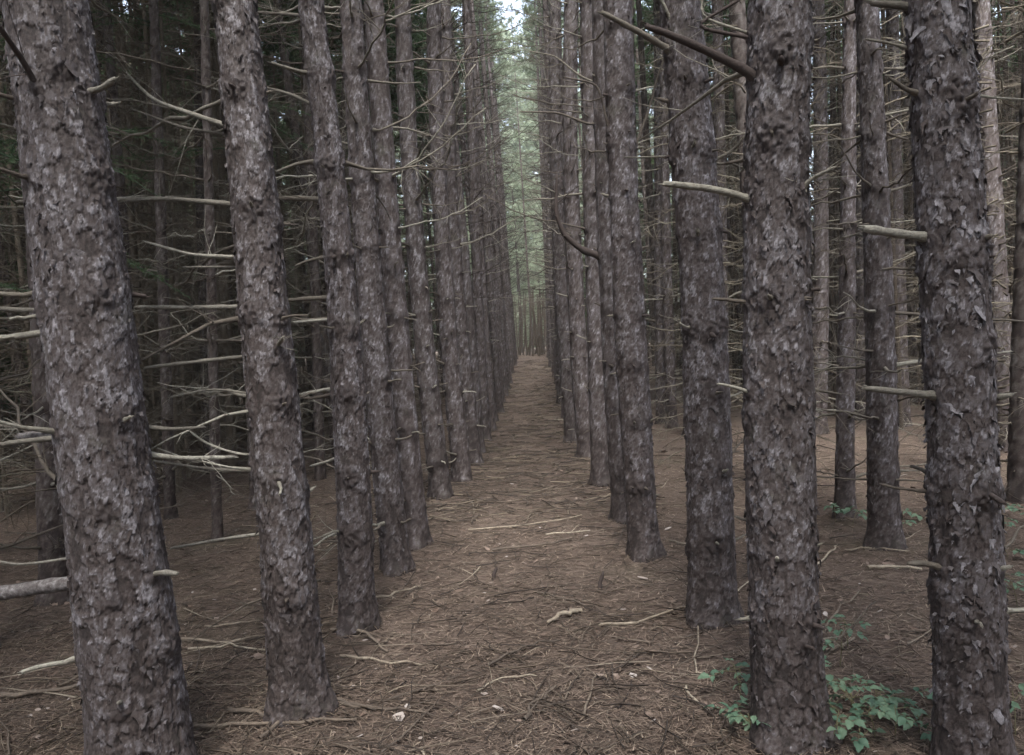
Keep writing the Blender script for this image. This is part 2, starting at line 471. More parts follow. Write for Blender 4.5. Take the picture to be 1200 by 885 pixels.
# measured: limbs, fallen sticks, seedlings (metres)
HERO = [
    ('L1', [(-1.653, 2.74, 1.747), (-1.868, 2.815, 1.741), (-2.188, 2.89, 1.726)], 0.015, 0.01, 1),
    ('L1', [(-1.656, 2.74, 1.368), (-1.816, 2.79, 1.36), (-1.974, 2.84, 1.359)], 0.024, 0.018, 0),
    ('L1', [(-1.879, 2.74, 1.369), (-1.991, 2.79, 1.407), (-2.175, 2.84, 1.417)], 0.008, 0.006, 0),
    ('L1', [(-1.88, 2.74, 1.36), (-1.941, 2.69, 1.35), (-2.063, 2.64, 1.302)], 0.011, 0.007, 1),
    ('L1', [(-1.602, 2.74, 0.817), (-1.86, 2.79, 0.799), (-2.196, 2.84, 0.752)], 0.029, 0.024, 0),
    ('L1', [(-1.627, 2.74, 0.913), (-1.864, 2.807, 0.886), (-2.043, 2.873, 0.861), (-2.294, 2.94, 0.894)], 0.006, 0.004, 1),
    ('L1', [(-1.684, 2.74, 2.568), (-1.66, 2.565, 2.633), (-1.631, 2.39, 2.7)], 0.011, 0.008, 1),
    ('L1', [(-1.626, 2.74, 2.583), (-1.485, 2.7, 2.579), (-1.409, 2.66, 2.602)], 0.013, 0.009, 0),
    ('L1', [(-1.488, 2.74, 0.844), (-1.384, 2.68, 0.863), (-1.296, 2.62, 0.871)], 0.011, 0.01, 0),
    ('L1', [(-1.546, 2.74, 0.789), (-1.534, 2.66, 0.793), (-1.551, 2.58, 0.778)], 0.005, 0.004, 0),
    ('L1', [(-1.601, 2.74, 0.392), (-1.526, 2.64, 0.414), (-1.492, 2.54, 0.454)], 0.009, 0.008, 0),
    ('L1', [(-1.56, 2.74, 1.378), (-1.394, 2.85, 1.355), (-1.311, 2.96, 1.349)], 0.009, 0.006, 0),
    ('L1', [(-1.552, 2.74, 1.275), (-1.376, 2.865, 1.242), (-1.213, 2.99, 1.222)], 0.01, 0.008, 1),
    ('L1', [(-1.622, 2.74, 1.819), (-2.045, 2.99, 1.851), (-2.477, 3.24, 1.904)], 0.01, 0.009, 0),
    ('L2', [(-1.224, 3.29, 2.278), (-1.593, 3.407, 2.34), (-1.967, 3.523, 2.38), (-2.449, 3.64, 2.422)], 0.012, 0.009, 1),
    ('L2', [(-1.257, 3.29, 2.607), (-1.471, 3.323, 2.695), (-1.615, 3.357, 2.758), (-1.744, 3.39, 2.9)], 0.012, 0.005, 2),
    ('L2', [(-1.252, 3.29, 2.574), (-1.505, 3.39, 2.643), (-1.78, 3.49, 2.772)], 0.007, 0.004, 2),
    ('L2', [(-1.239, 3.29, 2.049), (-1.484, 3.34, 2.076), (-1.721, 3.39, 2.156)], 0.009, 0.005, 1),
    ('L2', [(-1.223, 3.29, 2.008), (-1.452, 3.39, 2.027), (-1.594, 3.49, 2.045)], 0.006, 0.005, 0),
    ('L2', [(-1.197, 3.29, 1.838), (-1.486, 3.44, 1.85), (-1.878, 3.59, 1.882)], 0.011, 0.009, 1),
    ('L2', [(-1.212, 3.29, 1.621), (-1.486, 3.315, 1.609), (-1.728, 3.34, 1.594)], 0.01, 0.008, 0),
    ('L2', [(-1.223, 3.29, 1.455), (-1.429, 3.34, 1.488), (-1.655, 3.39, 1.455)], 0.005, 0.004, 1),
    ('L2', [(-1.158, 3.29, 1.187), (-1.329, 3.323, 1.191), (-1.492, 3.357, 1.243), (-1.573, 3.39, 1.301)], 0.006, 0.005, 1),
    ('L2', [(-1.163, 3.29, 1.113), (-1.476, 3.39, 1.122), (-1.797, 3.49, 1.161)], 0.008, 0.006, 1),
    ('L2', [(-1.188, 3.29, 0.84), (-1.448, 3.365, 0.81), (-1.721, 3.44, 0.759)], 0.008, 0.006, 0),
    ('L2', [(-1.173, 3.29, 1.645), (-1.092, 3.22, 1.659), (-1.041, 3.15, 1.691)], 0.01, 0.008, 1),
    ('L3', [(-1.113, 4.29, 2.485), (-1.351, 4.44, 2.523), (-1.628, 4.59, 2.567)], 0.015, 0.012, 1),
    ('L3', [(-1.128, 4.29, 3.004), (-1.3, 4.315, 3.079), (-1.474, 4.34, 3.14)], 0.011, 0.007, 1),
    ('L3', [(-1.099, 4.29, 1.933), (-1.298, 4.39, 1.94), (-1.48, 4.49, 1.941)], 0.014, 0.011, 0),
    ('L3', [(-1.107, 4.29, 1.809), (-1.267, 4.34, 1.809), (-1.416, 4.39, 1.809)], 0.009, 0.007, 0),
    ('L3', [(-1.082, 4.29, 1.418), (-1.218, 4.34, 1.413), (-1.408, 4.39, 1.385)], 0.012, 0.008, 1),
    ('L3', [(-1.106, 4.29, 1.032), (-1.219, 4.34, 1.001), (-1.334, 4.39, 0.974)], 0.01, 0.008, 0),
    ('L3', [(-1.121, 4.29, 3.502), (-1.294, 4.39, 3.546), (-1.522, 4.49, 3.618)], 0.01, 0.007, 1),
    ('R2', [(0.922, 2.96, 2.558), (0.784, 2.91, 2.602), (0.59, 2.86, 2.683), (0.448, 2.81, 2.723)], 0.02, 0.012, 0),
    ('R2', [(0.635, 2.96, 2.709), (0.651, 2.96, 2.765), (0.726, 2.96, 2.804), (0.839, 2.96, 2.86)], 0.008, 0.005, 1),
    ('R2', [(0.611, 2.96, 2.724), (0.671, 2.96, 2.802), (0.701, 2.96, 2.894)], 0.006, 0.004, 1),
    ('R2', [(0.921, 2.96, 2.106), (0.703, 2.91, 2.147), (0.499, 2.86, 2.17)], 0.014, 0.011, 0),
    ('R2', [(0.874, 2.96, 1.721), (0.755, 2.935, 1.733), (0.673, 2.91, 1.742)], 0.008, 0.006, 0),
    ('R2', [(0.861, 2.96, 1.377), (0.744, 2.92, 1.405), (0.672, 2.88, 1.423)], 0.008, 0.005, 0),
    ('R2', [(0.985, 2.96, 2.121), (1.023, 2.88, 2.153), (1.095, 2.8, 2.18)], 0.012, 0.006, 1),
    ('R2', [(0.97, 2.96, 1.723), (1.0, 2.86, 1.721)], 0.012, 0.01, 0),
    ('R2', [(0.974, 2.96, 1.388), (1.088, 3.01, 1.369), (1.189, 3.06, 1.348)], 0.008, 0.005, 1),
    ('R2', [(0.961, 2.96, 2.578), (0.944, 2.875, 2.577), (0.914, 2.79, 2.572)], 0.016, 0.012, 0),
    ('R1', [(1.361, 2.68, 1.897), (1.224, 2.63, 1.912), (1.096, 2.58, 1.929)], 0.016, 0.014, 0),
    ('R1', [(1.374, 2.68, 1.359), (1.23, 2.62, 1.379), (1.073, 2.56, 1.405)], 0.014, 0.009, 0),
    ('R1', [(1.475, 2.68, 1.876), (1.498, 2.62, 1.875), (1.497, 2.56, 1.881)], 0.011, 0.009, 0),
    ('R1', [(1.489, 2.68, 1.345), (1.545, 2.63, 1.345), (1.56, 2.58, 1.356)], 0.011, 0.009, 0),
    ('R1', [(1.37, 2.68, 2.672), (1.272, 2.68, 2.684), (1.192, 2.68, 2.695)], 0.014, 0.012, 0),
    ('R1', [(1.376, 2.68, 2.376), (1.288, 2.64, 2.38), (1.204, 2.6, 2.422)], 0.012, 0.006, 0),
    ('R1', [(1.385, 2.68, 0.762), (1.293, 2.64, 0.792), (1.214, 2.6, 0.804)], 0.013, 0.008, 0),
    ('R1', [(1.458, 2.68, 0.759), (1.495, 2.62, 0.757), (1.528, 2.56, 0.791)], 0.01, 0.008, 0),
    ('R1', [(1.381, 2.68, 2.538), (1.279, 2.705, 2.563), (1.19, 2.73, 2.596)], 0.006, 0.005, 0),
    ('R3', [(0.865, 4.21, 3.126), (0.671, 4.11, 3.18), (0.422, 4.01, 3.286)], 0.02, 0.013, 0),
    ('R3', [(0.864, 4.21, 3.09), (0.816, 4.16, 3.253), (0.726, 4.11, 3.414)], 0.012, 0.008, 0),
    ('R3', [(1.0, 4.21, 2.538), (1.102, 4.16, 2.574), (1.145, 4.11, 2.639)], 0.01, 0.006, 0),
    ('R4', [(0.718, 5.49, 3.066), (0.52, 5.44, 3.4), (0.283, 5.39, 3.444)], 0.01, 0.006, 1),
    ('R4', [(0.712, 5.49, 2.948), (0.868, 5.457, 3.195), (0.932, 5.423, 3.415), (1.024, 5.39, 3.628)], 0.012, 0.005, 1),
    ('R5', [(0.659, 6.71, 2.345), (0.446, 6.673, 2.397), (0.282, 6.635, 2.54), (0.224, 6.598, 2.718), (0.246, 6.56, 3.033)], 0.0305, 0.012, 1),
    ('R5', [(0.713, 6.71, 3.475), (0.549, 6.677, 3.468), (0.298, 6.643, 3.575), (-0.029, 6.61, 3.592)], 0.012, 0.005, 1),
    ('R5', [(0.73, 6.71, 3.836), (0.501, 6.743, 3.898), (0.291, 6.777, 4.105), (0.072, 6.81, 4.168)], 0.01, 0.005, 2),
]
FALL = [
    ( [(0.17, 4.4), (0.05, 4.34), (-0.02, 4.23)] , 0.016 ),
    ( [(0.27, 4.18), (0.47, 4.19), (0.76, 4.36), (0.85, 4.39)] , 0.009 ),
    ( [(-0.06, 4.76), (0.14, 4.62), (0.31, 4.4)] , 0.007 ),
    ( [(-0.4, 5.89), (-0.0, 5.95), (0.22, 6.12)] , 0.01 ),
    ( [(-0.68, 6.62), (-0.14, 6.71), (0.34, 7.02)] , 0.009 ),
    ( [(0.0, 6.3), (0.36, 6.41)] , 0.008 ),
    ( [(-0.31, 3.74), (-0.14, 3.96), (0.04, 4.0)] , 0.008 ),
    ( [(-0.12, 3.19), (-0.1, 3.34), (0.01, 3.47)] , 0.009 ),
    ( [(-0.35, 3.48), (-0.24, 3.6), (-0.07, 3.62)] , 0.006 ),
    ( [(-1.23, 4.21), (-1.02, 4.16), (-0.85, 3.94)] , 0.011 ),
    ( [(-1.1, 3.92), (-0.86, 3.84), (-0.64, 3.77)] , 0.008 ),
    ( [(-0.95, 3.32), (-0.72, 3.32), (-0.52, 3.26)] , 0.008 ),
    ( [(-1.21, 3.05), (-1.12, 3.22), (-0.95, 3.34), (-0.79, 3.3)] , 0.01 ),
    ( [(-1.45, 3.33), (-1.3, 3.23), (-1.14, 3.14)] , 0.011 ),
    ( [(-1.57, 3.2), (-1.15, 3.13), (-0.84, 3.18)] , 0.009 ),
    ( [(-2.75, 3.55), (-2.45, 3.61), (-2.31, 3.71)] , 0.014 ),
    ( [(-2.45, 3.66), (-2.42, 3.88)] , 0.008 ),
    ( [(-2.1, 4.27), (-1.79, 4.18), (-1.62, 4.26)] , 0.009 ),
    ( [(-2.06, 4.47), (-1.89, 4.48), (-1.73, 4.53)] , 0.008 ),
    ( [(-2.0, 4.11), (-1.77, 4.13), (-1.5, 4.02)] , 0.007 ),
    ( [(1.4, 3.95), (1.6, 4.3), (1.87, 4.62)] , 0.007 ),
    ( [(1.79, 5.16), (2.06, 5.57), (2.17, 5.72)] , 0.008 ),
    ( [(2.11, 5.08), (2.29, 5.07), (2.41, 5.0)] , 0.013 ),
    ( [(1.33, 3.75), (1.43, 3.8), (1.54, 3.89)] , 0.01 ),
    ( [(1.2, 3.31), (1.3, 3.16), (1.34, 3.01)] , 0.006 ),
    ( [(2.16, 5.58), (2.37, 5.5), (2.54, 5.42)] , 0.007 ),
    ( [(0.81, 4.16), (0.67, 3.62), (0.71, 3.53)] , 0.005 ),
    ( [(0.6, 3.45), (0.61, 3.28), (0.67, 3.19)] , 0.006 ),
    ( [(-1.73, 6.37), (-1.29, 7.24), (-0.82, 7.93)] , 0.006 ),
    ( [(-1.11, 4.8), (-0.96, 4.92), (-0.85, 5.03)] , 0.009 ),
    ( [(0.11, 3.21), (0.21, 3.57), (0.17, 3.67)] , 0.006 ),
    ( [(0.67, 3.23), (0.74, 3.16), (0.8, 3.12)] , 0.008 ),
]
SEED = [(0.69, 3.07), (0.86, 3.51), (0.76, 2.97), (0.86, 2.92), (0.98, 2.99), (1.07, 3.02), (1.09, 2.94), (1.19, 3.01), (1.23, 2.94), (1.31, 2.96), (1.44, 3.16), (1.41, 2.99), (1.36, 3.63), (1.47, 3.8), (2.59, 4.28), (1.75, 2.93), (2.42, 6.44), (2.52, 6.36), (3.1, 6.56), (3.98, 6.58), (0.82, 3.33), (2.74, 4.64), (1.23, 3.16), (1.32, 3.08)]
# snags (0.32845799781401713, 4.871697050579012) (-0.37352397922338354, 5.18067580169271) (-1.5023312552819201, 3.1419777076339104)

# ------------------------------------------------------------------ trunks
def trunk_mesh(name, seed, H, r0, r1, zt, k, du, zfine, knots=(), amp=1.0, front=False, material=None, rough_top=0.12, knot_amp=1.0):
    """scaly trunk as one skin. knots: (z, azimuth, size)."""
    rng = np.random.RandomState(seed)
    circ = 2 * PI * r0
    if front:                                # finer on the side the path shows, coarser behind
        nf, nb = int(circ * 0.62 / du), int(circ * 0.38 / (du * 4))
        u = np.concatenate([np.linspace(0, 0.62, nf, endpoint=False), np.linspace(0.62, 1, nb, endpoint=False)])
        a0 = front - 0.31 * 2 * PI
    else:
        u = np.linspace(0, 1, max(10, int(circ / du)), endpoint=False)
        a0 = rng.rand() * 6
    zs = list(np.arange(-0.12, zfine, du * (1.3 if front else 1.5)))
    s = du * 1.3
    while zs[-1] < H:
        s = min(s * 1.25, max(rough_top, du))
        zs.append(zs[-1] + s)
    zs = np.array(zs)
    U, Zz = np.meshgrid(u, zs)
    ang = a0 + U * 2 * PI
    rz = np.where(Zz < zt, r0 + (r1 - r0) * np.clip(Zz, 0, None) / zt, np.maximum(0.02, r1 - (r1 - 0.02) * (Zz - zt) / max(H - zt, 0.1)))
    rz = rz * 0.985 - 0.0085 * min(amp, 1.2) * min(1, r0 / .1) + (0.26 + 0.16 * np.cos(3 * ang + seed)) * r0 * np.exp(-np.clip(Zz, 0, None) / 0.09)
    ca, sa = np.cos(ang), np.sin(ang)
    low = fbm(ca * 1.2 + 5, sa * 1.2 + 5, Zz * 1.6, seed, 2) - 0.5
    rz = rz * (1 + 0.16 * low)
    px, py = ca * rz, sa * rz
    # scales
    wx = 0.6 * (fbm(px * 30, py * 30, Zz * 22, seed + 3, 4) - 0.5) + 0.28 * (fbm(px * 120, py * 120, Zz * 90, seed + 6, 2) - 0.5)
    wy = 0.8 * (fbm(px * 28 + 7, py * 28, Zz * 20, seed + 4, 4) - 0.5) + 0.34 * (fbm(px * 120 + 9, py * 120, Zz * 90, seed + 7, 2) - 0.5)
    nuA = max(5, int(round(circ / 0.048)))
    nuB = max(9, int(round(circ / 0.021)))
    ra, ea, ya, xa = scales(np.mod(U + wx / nuA, 1), Zz / 0.078 + wy, nuA, seed + 11)
    rb, eb, yb, xb = scales(np.mod(U + 1.5 * wx / nuB, 1), Zz / 0.032 + wy * 1.4, nuB, seed + 12)
    hA = (0.25 + 0.75 * ra) * sstep(0.0, 0.07, ea) + np.clip(-ya, -0.6, 0.6) * 0.6 * (0.4 + 0.6 * ra) + xa * (rb * 0 + ra - 0.5) * 0.5
    gone = sstep(0.74, 0.80, ra)             # scales that have fallen off
    hA = hA * (1 - gone) - 0.25 * gone
    hB = (rb * 0.7) * sstep(0.0, 0.09, eb) + np.clip(-yb, -0.6, 0.6) * 0.7 * rb
    if du < 0.012:
        nuC = int(round(circ / 0.0095))
        rc, ec, yc, xc = scales(np.mod(U + 2.2 * wx / nuC, 1), Zz / 0.0155 + wy * 1.8, nuC, seed + 13)
        hC = 0.7 * rc * sstep(0, 0.15, ec) - 0.6 * np.clip(yc, -.6, .6) * rc
    else:
        rc, hC = 0.5, 0
    fine = fbm(px * 95, py * 95, Zz * 60, seed + 20, 3) - 0.5
    big = fbm(px * 6, py * 6, Zz * 3.2, seed + 30, 2)
    aA = 0.0056 * (0.65 + 0.7 * big)
    furrow = np.exp(-np.clip(Zz, 0, None) / 0.5)
    h = aA * hA + 0.0036 * hB + 0.0019 * hC + 0.0020 * fine - 0.007 * furrow * (1 - sstep(0.0, 0.14, ea))
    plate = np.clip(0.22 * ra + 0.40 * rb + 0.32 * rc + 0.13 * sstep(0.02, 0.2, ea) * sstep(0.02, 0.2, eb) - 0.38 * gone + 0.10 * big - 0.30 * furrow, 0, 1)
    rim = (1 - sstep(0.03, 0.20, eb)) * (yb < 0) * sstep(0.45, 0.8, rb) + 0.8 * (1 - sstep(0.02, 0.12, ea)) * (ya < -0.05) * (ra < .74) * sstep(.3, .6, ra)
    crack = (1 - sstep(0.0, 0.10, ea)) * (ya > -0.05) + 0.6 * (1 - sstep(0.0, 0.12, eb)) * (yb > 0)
    plate = np.clip(plate + 0.42 * rim - 0.45 * crack, 0, 1)  # bark's own crack and lip colours, exaggerated to paint relief light and shade
    knot = np.zeros_like(Zz)
    kb = np.zeros_like(Zz)
    for (kz, ka, ks) in knots:
        da = np.mod(ang - ka + PI, 2 * PI) - PI
        d2 = ((Zz - kz) / 1.25) ** 2 + (da * rz) ** 2
        kb += (0.36 * ks * np.exp(-d2 / (1.5 * ks) ** 2) - 0.22 * ks * np.exp(-d2 / (0.5 * ks) ** 2)) * knot_amp * (1 + 3.0 * fine)
        wob = 0.7 + 1.0 * fbm(px * 40, py * 40, Zz * 40, seed + 50, 2)
        knot = np.maximum(knot, np.exp(-(d2 / (1.3 * ks * wob) ** 2) ** 1.5))
        # the bark is torn just under the knot
        h -= 0.006 * np.exp(-(((Zz - kz + 1.6 * ks) / (0.9 * ks)) ** 2 + (da * rz / (1.6 * ks)) ** 2))
    rr = rz + amp * h + kb
    zc = np.clip(Zz, 0, None)
    zl = np.minimum(zc, zt)
    cx = k[0] * zl + k[1] * zl * zl + (zc - zl) * (k[0] + 2 * k[1] * zt) * 0.4
    cy = (k[2] if len(k) > 2 else 0.0) * zc
    V = np.stack([cx + ca * rr, cy + sa * rr, Zz + 0 * rr], -1)
    nu, nz = len(u), len(zs)
    i = np.arange(nz - 1)[:, None] * nu
    j = np.arange(nu)[None, :]
    j2 = (j + 1) % nu
    Q = np.stack([i + j, i + j2, i + nu + j2, i + nu + j], -1).reshape(-1, 4)
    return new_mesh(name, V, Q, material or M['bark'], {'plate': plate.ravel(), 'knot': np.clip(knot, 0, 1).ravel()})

def axis_at(t, z):
    zl = min(z, t['zt'])
    k = t['k']
    cx = k[0] * zl + k[1] * zl * zl + (z - zl) * (k[0] + 2 * k[1] * t['zt']) * 0.4
    return cx, (k[2] if len(k) > 2 else 0) * z

def radius_at(t, z):
    if z < t['zt']:
        return t['r0'] + (t['r1'] - t['r0']) * z / t['zt']
    return max(0.02, t['r1'] - (t['r1'] - 0.02) * (z - t['zt']) / (t['H'] - t['zt']))

def loose_bark(t, seed, n, zmax, amax):
    """curled scales standing off the trunk"""
    rng = np.random.RandomState(seed)
    p = Pool()
    for _ in range(n):
        z = rng.uniform(0.15, zmax)
        a = t['face'] + rng.uniform(-1.9, 1.9)
        r = radius_at(t, z) - 0.007
        cx, cy = axis_at(t, z)
        sz = rng.uniform(0.005, 0.0125) * (2.0 if rng.rand() < 0.10 * amax ** 1.6 else 1)
        hgt = sz * rng.uniform(1.2, 3.0)
        lift = rng.uniform(0.001, 0.009) * amax * (1 if rng.rand() < .6 else .3)
        tilt = rng.normal(0, 0.5)
        side = rng.normal(0, 0.0035)
        tip = rng.uniform(-.6, .6)
        V = []
        nu_, nv_ = 5, 5
        edge_l, edge_r = 1 + rng.normal(0, .28, nv_), 1 + rng.normal(0, .28, nv_)
        low = rng.uniform(-0.35, 0.45, nu_) * hgt
        for jv in range(nv_):
            fv = jv / (nv_ - 1)
            wdt = sz * (1.0 - 0.62 * fv ** 1.6) * (0.75 + 0.25 * math.sin(PI * min(1, fv * 2 + .1)))
            for iu in range(nu_):
                fu = iu / (nu_ - 1) * 2 - 1
                wj = wdt * (edge_l[jv] if fu < 0 else edge_r[jv])
                du_ = fu * wj + (tilt * fv + tip * fv * fv) * sz
                dz = -fv * hgt + (low[iu] * fv ** 2) + rng.normal(0, hgt * 0.03)
                off = 0.002 + lift * fv ** 1.7 - 0.002 * fu * fu + side * fu + rng.normal(0, .0006)
                aa = a + du_ / r
                rr = r + off
                V.append((cx + math.cos(aa) * rr, cy + math.sin(aa) * rr, z + dz))
        Q = [[j * nu_ + i_, j * nu_ + i_ + 1, (j + 1) * nu_ + i_ + 1, (j + 1) * nu_ + i_] for j in range(nv_ - 1) for i_ in range(nu_ - 1)]
        p.add(V, Q, a=rng.uniform(0.22, 0.72 if amax < 1.5 else .95))
    V = np.vstack(p.V)
    A = np.concatenate(p.A)
    return new_mesh('loose_bark', V, [np.vstack(p.Q)], M['bark'], {'plate': A, 'knot': 0 * A})

# ------------------------------------------------------------------ dead branches
def limb_path(rng, L, n, bend_up, wig):
    t = np.linspace(0, 1, n)
    y = np.cumsum(rng.normal(0, wig, n)) * L / n
    z = np.cumsum(rng.normal(0, wig, n)) * L / n + bend_up * L * t * t
    y -= y[0]
    z -= z[0]
    return np.stack([t * L, y, z], -1)

def twig_spray(p, rng, P, rad, n, lmin, lmax, depth, k=3, flat=0.5, start=0.2):
    n_ = len(P)
    for _ in range(n):
        f = rng.uniform(start, 0.98)
        i = min(int(f * (n_ - 1)), n_ - 2)
        q = P[i] + (P[i + 1] - P[i]) * (f * (n_ - 1) - i)
        d = P[min(i + 1, n_ - 1)] - P[max(i - 1, 0)]
        d /= np.linalg.norm(d) + 1e-9
        s = rng.normal(0, 1, 3) * np.array([1, 1, flat])
        s -= d * s.dot(d)
        s /= np.linalg.norm(s) + 1e-9
        dd = d * rng.uniform(0.3, 1.0) + s
        dd /= np.linalg.norm(dd)
        L = rng.uniform(lmin, lmax) * (1.1 - 0.5 * f)
        m_ = 4
        T = [q]
        for _j in range(m_):
            dd = dd + rng.normal(0, 0.13, 3) + np.array([0, 0, rng.uniform(-0.14, 0.07)])
            dd /= np.linalg.norm(dd)
            T.append(T[-1] + dd * L / m_)
        T = np.array(T)
        r = rad * rng.uniform(0.28, 0.5) * (1 - 0.4 * f)
        p.tube(T, np.linspace(r, r * 0.35, m_ + 1), k, cap=False)
        if depth > 0:
            twig_spray(p, rng, T, r, rng.randint(1, 4), lmin * 0.45, lmax * 0.5, depth - 1, 3, flat)

def splinter(p, rng, P, r):
    d = P[-1] - P[-2]
    d /= np.linalg.norm(d) + 1e-9
    for _ in range(3):
        o = rng.normal(0, 0.4, 3) * r
        p.tube([P[-1] + o - d * r, P[-1] + o * 1.1 + d * r * rng.uniform(.8, 2.6)], [r * .55, r * .12], 4)

def branch_variant(seed, L, r, tw, bend, depth=1, k=6):
    rng = np.random.RandomState(seed)
    p = Pool()
    n = max(5, int(L / 0.09))
    P = limb_path(rng, L, n, bend, 0.15)
    rad = np.linspace(r, r * (0.35 if L > 0.4 else 0.72), n) * (1 + rng.normal(0, 0.07, n))
    rad[0] *= 1.35
    p.tube(P, rad, k)
    if k > 4:
        splinter(p, rng, P, rad[-1])
    if tw:
        twig_spray(p, rng, P, r, tw, 0.12 * L + 0.04, 0.42 * L + 0.05, depth)
    return p

BR = {'long': [], 'mid': [], 'stub': [], 'arch': []}
for q in range(7):
    BR['long'].append(branch_variant(100 + q, 1.0, 0.010, 11, (-0.1, 0.12, 0.0, 0.2, -0.18, 0.05, 0.15)[q], 1).mesh('dead_branch', M['dead']))
for q in range(6):
    BR['mid'].append(branch_variant(200 + q, 0.5, 0.0085, 3, (-0.1, 0.1, 0.2, 0.0, -0.2, 0.15)[q], 0).mesh('dead_branch', M['dead']))
for q in range(6):
    BR['stub'].append(branch_variant(300 + q, 0.16, 0.0095, 0, (0.1, -0.1, 0.25, 0, -.2, .1)[q]).mesh('dead_branch', M['dead']))
for q in range(6):
    BR['arch'].append(branch_variant(400 + q, 1.2, 0.011, 9, (0.35, 0.5, 0.2, 0.42, 0.3, 0.1)[q], 1).mesh('dead_branch', M['dead']))

for q in range(5):
    BR.setdefault('knob', []).append(branch_variant(350 + q, 0.034, 0.0095, 0, (0.3, -0.2, 0.1, 0, .4)[q]).mesh('dead_branch', M['dead_dark'] if q % 2 else M['dead']))

def add_branch(root, t, z, az, kind, rng, scale=1.0, pitch=0.0):
    cx, cy = axis_at(t, z)
    r = radius_at(t, z) - 0.008
    loc = (cx + math.cos(az) * r, cy + math.sin(az) * r, z)
    s = scale * rng.uniform(0.8, 1.2)
    return link('dead_branch', BR[kind][rng.randint(len(BR[kind]))], root, loc, (rng.uniform(-0.4, 0.4), -pitch, az), (s,) + (max(min(s, 1.2), 0.85) * rng.uniform(.7, 1.1),) * 2 if kind in ('stub', 'knob') else (s, s * rng.uniform(.9, 1.2), s * rng.uniform(.9, 1.2)))

def branch_set(seed, n, zlo, zhi, lmin, lmax, tw, side=None, material=None, droop=0.0):
    """all the dead branches of a tree too far off to pick them apart, as one mesh"""
    rng = np.random.RandomState(seed)
    big = Pool()
    extra = n if side else n // 3
    for q in range(n + extra):
        z = zlo + (zhi - zlo) * ((q % n + rng.rand()) / n)
        az = rng.uniform(0, 2 * PI)
        L = rng.uniform(lmin, lmax) if q < n else rng.uniform(.05, .22)
        up = rng.uniform(-0.25, 0.2) - droop
        if side is not None:
            c = math.cos(az)                 # +X is the side of the path
            if c > 0.2 and z < 2.4:
                L *= rng.uniform(0.08, 0.4)
            if z > 2.6:
                up += rng.uniform(0.0, 0.35)
        b_ = branch_variant(seed * 77 + q, L, rng.uniform(0.006, 0.011) * (0.8 + 0.4 * L), max(0, int(tw * L)), up, 1 if L > 0.5 else 0, 3)
        V = np.vstack(b_.V)
        pt = rng.uniform(-0.3, 0.25)
        cp, sp = math.cos(pt), math.sin(pt)
        x, y, zz = V[:, 0] * cp - V[:, 2] * sp, V[:, 1], V[:, 0] * sp + V[:, 2] * cp
        x = x + 0.06
        ca, sa = math.cos(az), math.sin(az)
        V = np.stack([x * ca - y * sa, x * sa + y * ca, zz + z], -1)
        big.add(V, np.vstack(b_.Q), np.vstack(b_.T) if b_.T else None)
    return big.mesh('dead_branches', material or M['dead_inner'])

# ------------------------------------------------------------------ live crowns
def crown_mesh(seed, z0, z1, rad, nb, nt_, nn, nl, nw, material, taper=0.75):
    rng = np.random.RandomState(seed)
    p = Pool()
    V, T, A = [], [], []
    for q in range(nb):
        f = (q + rng.rand()) / nb
        z = z0 + (z1 - z0) * f
        az = q * 2.4 + rng.normal(0, 0.4)
        L = rad * (1 - taper * f) * rng.uniform(0.65, 1.1) * (0.6 + 0.4 * min(1, f * 6))
        n = 6
        tt = np.linspace(0, 1, n)
        up = rng.uniform(-0.1, 0.3)
        yy = np.cumsum(rng.normal(0, 0.05, n)) * L
        zz = z + up * L * tt + 0.12 * L * tt * tt
        P = np.stack([tt * L * math.cos(az) - yy * math.sin(az), tt * L * math.sin(az) + yy * math.cos(az), zz], -1)
        p.tube(P, np.linspace(0.016, 0.005, n), 4, a=0.0, cap=False)
        br = rng.uniform(0, 1)
        for _ in range(nt_):
            g_ = rng.uniform(0.22, 1.0) ** 0.7
            i = min(int(g_ * (n - 1)), n - 2)
            c = P[i] + (P[i + 1] - P[i]) * (g_ * (n - 1) - i) + rng.normal(0, 1, 3) * np.array([0.16, 0.16, 0.09]) * L * 0.9
            ax = rng.normal(0, 1, 3)
            ax[2] = abs(ax[2]) * 0.7 + 0.2
            sh = np.clip(br * 0.5 + rng.rand() * 0.5, 0, 1)
            for _n in range(nn):
                d = ax * 0.5 + rng.normal(0, 0.8, 3)
                d /= np.linalg.norm(d)
                s = np.cross(d, rng.normal(0, 1, 3))
                s /= np.linalg.norm(s) + 1e-9
                l = nl * rng.uniform(0.7, 1.3)
                i0 = len(V)
                V += [c - s * nw * 0.5, c + s * nw * 0.5, c + d * l]
                T.append((i0, i0 + 1, i0 + 2))
                A.append(sh)
    p.V.append(np.array(V))
    p.T.append(np.array(T) + p.n)
    p.A.append(np.repeat(A, 3))
    p.n += len(V)
    return p.mesh('crown', material, smooth=False)

PALE = [crown_mesh(560 + q, 10.0 + 0.4 * q, 16.6, 1.25, 30, 15, 9, 0.16, 0.022, M['needle_painted_lit']) for q in range(3)]  # far crowns, glow painted into their needle colour
THIN = [crown_mesh(550 + q, 10.0 + 0.4 * q, 16.6, 1.25, 30, 13, 9, 0.17, 0.026, M['needle']) for q in range(3)]
CROWN = [crown_mesh(500 + q, 8.6 + 0.5 * (q % 2), 16.6, 1.6, 46, 26, 9, 0.19, 0.040, M['needle']) for q in range(4)]

CROWN_LOW = [crown_mesh(580 + q, 6.8 + 0.5 * q, 16.2, 1.55, 46, 26, 9, 0.19, 0.040, M['needle']) for q in range(3)]

